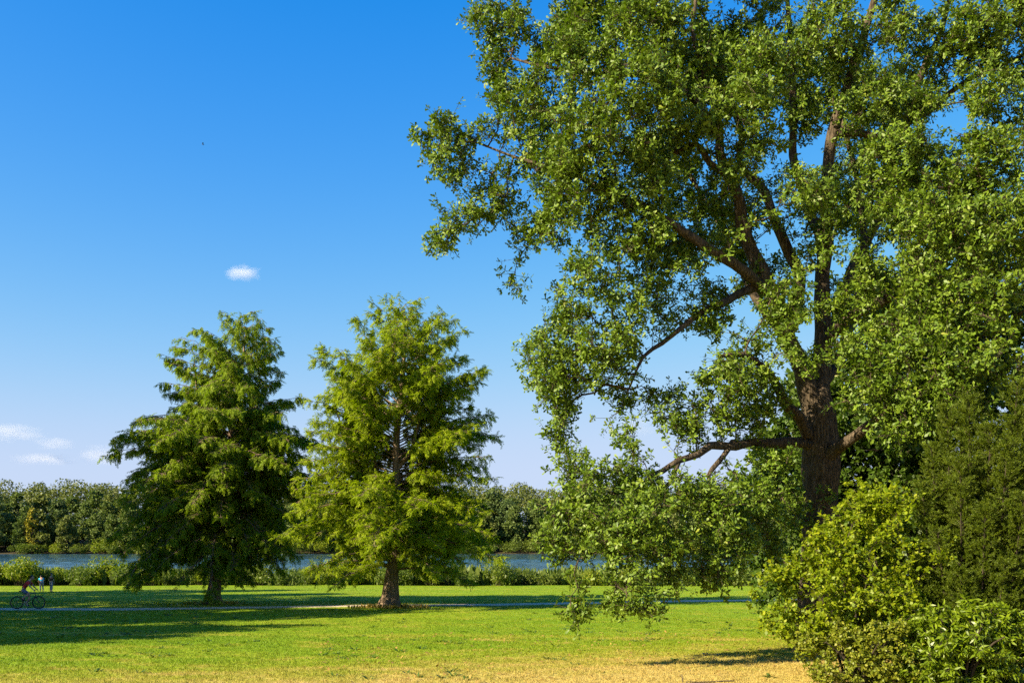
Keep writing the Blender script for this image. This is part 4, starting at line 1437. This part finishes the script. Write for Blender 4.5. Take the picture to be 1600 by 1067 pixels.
pl_ = (-.10 + math.cos(-1.2) * .17, .12, .29 + math.sin(-1.2) * .17); pr_ = (-.10 + math.cos(1.94) * .17, -.12, .29 + math.sin(1.94) * .17)
person('person in dark red shirt leaning forward over bicycle handlebar', cyc, ride, 1.0,
       dict(pelvis=(-.27, 0, 1.02), chest=(.02, 0, 1.36), neck=(.10, 0, 1.48), head=(.22, 0, 1.60), sh_l=(.06, .19, 1.40), sh_r=(.06, -.19, 1.40), el_l=(.20, .25, 1.17), el_r=(.20, -.25, 1.17),
            wr_l=(.34, .25, 1.03), wr_r=(.34, -.25, 1.03), hip_l=(-.24, .10, .97), hip_r=(-.24, -.10, .97), kn_l=(.06, .11, .62), kn_r=(.12, -.11, .80),
            an_l=(pl_[0] - .09, .12, pl_[2] + .10), an_r=(pr_[0] - .09, -.12, pr_[2] + .10), toe_l=(pl_[0] + .06, .12, pl_[2] + .05), toe_r=(pr_[0] + .06, -.12, pr_[2] + .05)),
       M['red'], M['denim'], False)
p = on_ground(65, 80.5)
person('person in turquoise top bending forward near the bank shrubs', p, 2.2, .86,
       dict(pelvis=(-.10, 0, .93), chest=(.12, 0, 1.27), neck=(.22, 0, 1.36), head=(.34, 0, 1.42), sh_l=(.16, .19, 1.28), sh_r=(.16, -.19, 1.28), el_l=(.26, .22, 1.03), el_r=(.26, -.22, 1.03),
            wr_l=(.38, .16, .85), wr_r=(.38, -.16, .85), hip_l=(-.08, .09, .90), hip_r=(-.08, -.09, .90), kn_l=(-.02, .12, .50), kn_r=(.04, -.12, .50), an_l=(-.08, .13, .08), an_r=(0, -.13, .08),
            toe_l=(.07, .14, .035), toe_r=(.15, -.14, .035)), M['teal'], M['pale'], True)
p = on_ground(80, 80.0)
person('person in dark brown top standing upright near the bank shrubs', p, 1.2, .90,
       dict(pelvis=(0, 0, .95), chest=(.01, 0, 1.34), neck=(.0, 0, 1.47), head=(.03, 0, 1.61), sh_l=(0, .19, 1.38), sh_r=(0, -.19, 1.38), el_l=(-.03, .25, 1.11), el_r=(.05, -.25, 1.12),
            wr_l=(.10, .22, .92), wr_r=(.14, -.20, .94), hip_l=(0, .09, .91), hip_r=(0, -.09, .91), kn_l=(.03, .10, .50), kn_r=(0, -.10, .50), an_l=(-.02, .11, .08), an_r=(-.05, -.11, .08),
            toe_l=(.13, .13, .035), toe_r=(.10, -.13, .035)), M['brown'], M['pale'], True)


# ------------------------------------------------------------------ clouds far off
def cloud_mat(name, dens, scale):
    m, n, l, out = new_mat(name)
    tc = n.new('ShaderNodeTexCoord')
    t = n.new('ShaderNodeTexNoise'); t.noise_dimensions = '4D'; t.inputs['Scale'].default_value = scale; t.inputs['Detail'].default_value = 4
    l.new(tc.outputs['Object'], t.inputs['Vector'])
    oi = n.new('ShaderNodeObjectInfo'); mw = n.new('ShaderNodeMath'); mw.operation = 'MULTIPLY'; mw.inputs[1].default_value = 17.0
    l.new(oi.outputs['Random'], mw.inputs[0]); l.new(mw.outputs[0], t.inputs['W'])
    ln = n.new('ShaderNodeVectorMath'); ln.operation = 'LENGTH'; l.new(tc.outputs['Object'], ln.inputs[0])
    sub = n.new('ShaderNodeMath'); sub.operation = 'MULTIPLY_ADD'
    l.new(ln.outputs['Value'], sub.inputs[0]); sub.inputs[1].default_value = -1.0; sub.inputs[2].default_value = .10
    ad = n.new('ShaderNodeMath'); ad.operation = 'MULTIPLY_ADD'
    l.new(t.outputs['Fac'], ad.inputs[0]); ad.inputs[1].default_value = 1.75; l.new(sub.outputs[0], ad.inputs[2])
    mr = n.new('ShaderNodeMapRange'); mr.inputs['From Min'].default_value = .12; mr.inputs['From Max'].default_value = .85
    mr.inputs['To Max'].default_value = dens
    l.new(ad.outputs[0], mr.inputs['Value'])
    v = n.new('ShaderNodeVolumePrincipled')
    v.inputs['Color'].default_value = (.97, .97, .98, 1)
    v.inputs['Anisotropy'].default_value = .1
    l.new(mr.outputs[0], v.inputs['Density'])
    l.new(v.outputs[0], out.inputs['Volume'])
    return m


CM = [cloud_mat('cloud_dense', .010, 1.5), cloud_mat('cloud_thin', .0035, 1.5)]
bm = bmesh.new(); bmesh.ops.create_icosphere(bm, subdivisions=3, radius=1)
cme = bpy.data.meshes.new('cloud'); bm.to_mesh(cme); bm.free()
for (px, py, rx, ry, mi, lab) in [(381, 427, 36, 13, 0, 'small white puff of cloud alone in the blue sky'), (14, 676, 62, 17, 1, 'faint flat cloud above the far wood'),
                                  (84, 693, 36, 13, 1, 'small slanting white cloud above the far wood'), (70, 717, 56, 12, 1, 'thin white cloud low over the far wood'),
                                  (158, 711, 44, 18, 1, 'white cloud behind the drooping conifer'), (985, 668, 40, 20, 1, 'white cloud behind the low oak limb')]:
    D = 3000
    me = cme.copy(); me.materials.append(CM[mi])
    o = link('cloud', me)
    o.location = W(px, py, D); s_ = D / F
    o.scale = (rx * s_, rx * s_ * .8, ry * s_)
    tag(o, lab, 'cloud')

# ------------------------------------------------------------------ a bird high over the lake
bird = MB()
bird.add([(0, .16, 0), (.035, 0, .02), (-.035, 0, .02), (0, -.02, .05), (0, -.20, .0), (0, 0, -.04)], [(0, 3, 1), (0, 2, 3), (3, 4, 1), (2, 4, 3), (0, 1, 5), (0, 5, 2), (1, 4, 5), (5, 4, 2)])
M['feather'] = plain_mat('feather', (.05, .05, .055), .8)
br_ = empty('bird', W(317, 226, 110)); br_.rotation_euler = (0, 0, 1.9)
link('body', bird.mesh('body', M['feather']), br_, True)
for sg in (-1, 1):
    w_ = MB(); w_.add([(0, .06, .03), (0, -.06, .03), (sg * .22, -.05, .13), (sg * .22, .05, .14), (sg * .45, -.08, .06), (0, 0, .045), (sg * .22, 0, .15)], [(0, 5, 6, 3), (5, 1, 2, 6), (6, 2, 4, 3)])
    link('wing', w_.mesh('wing', M['feather']), br_, True)
tag(br_, 'small dark bird flying in the open blue sky', 'bird')


# ------------------------------------------------------------------ weeds, fallen leaves and a stick on the lawn
M['litter'] = leaf_mat('litter', [(0, (.16, .09, .03)), (.6, (.30, .19, .05)), (1, (.36, .27, .06))], trans=.1, spec=.15)
n_ = 900
y_ = np.sqrt(RNG.uniform(18.5 ** 2, 33 ** 2, n_)); x_ = RNG.uniform(-.2, .40, n_) * y_
z_ = np.array([ground_z(a, b) for a, b in zip(x_, y_)]) + .05
mb = MB(); leaves(mb, np.stack([x_, y_, z_], 1), rand_dirs(n_) * np.array([1, 1, .3]), rand_dirs(n_) * .4 + np.array([0, 0, 1]), RNG.uniform(.07, .13, n_), 'oak', .5, .25)
tag(link('fallen_leaves', mb.mesh('fallen_leaves', M['litter'])), 'brown fallen oak leaves scattered on the dry lawn', 'leaves', kind='stuff')
mb = MB()
o_ = []; d_ = []
for k in range(420):
    yy = math.sqrt(random.uniform(20 ** 2, 48 ** 2)); xx = random.uniform(-.56, .28) * yy
    if noise.noise(Vector((xx * .25, yy * .25, 9))) < .02: continue
    zz = ground_z(xx, yy)
    for q in range(12):
        a = random.uniform(0, 6.28); r = random.uniform(0, .12)
        o_.append((xx + math.cos(a) * r, yy + math.sin(a) * r, zz)); d_.append((math.cos(a), math.sin(a), random.uniform(.5, 1.3)))
n_ = len(o_)
leaves(mb, np.array(o_), np.array(d_), rand_dirs(n_) * .5 + np.array([0, 0, 1]), RNG.uniform(.08, .17, n_), 'lance', .4, .3)
tag(link('weeds', mb.mesh('weeds', M['wood_leaf'])), 'small dark weed tufts dotted over the lawn', 'weeds', kind='stuff')
st_ = on_ground(1068, 19.4)
stick = empty('stick', st_)
mb = MB(); limb_mesh(mb, [(st_ + Vector((0, 0, -.02)), .016), (st_ + Vector((-.02, 0, .10)), .013), (st_ + Vector((-.03, .02, .20)), .006)], sides=6, step=.04)
link('stem', mb.mesh('stem', M['bark']), stick)
mb = MB(); limb_mesh(mb, [(st_ + Vector((.05, .02, .04)), .012), (st_ + Vector((.45, -.02, .045)), .016), (st_ + Vector((.95, .05, .06)), .014), (st_ + Vector((1.05, .08, .05)), .006)], sides=6, step=.06)
link('twig', mb.mesh('twig', M['bark']), stick)
tag(stick, 'thin dead branch lying on the straw dry grass', 'branch')
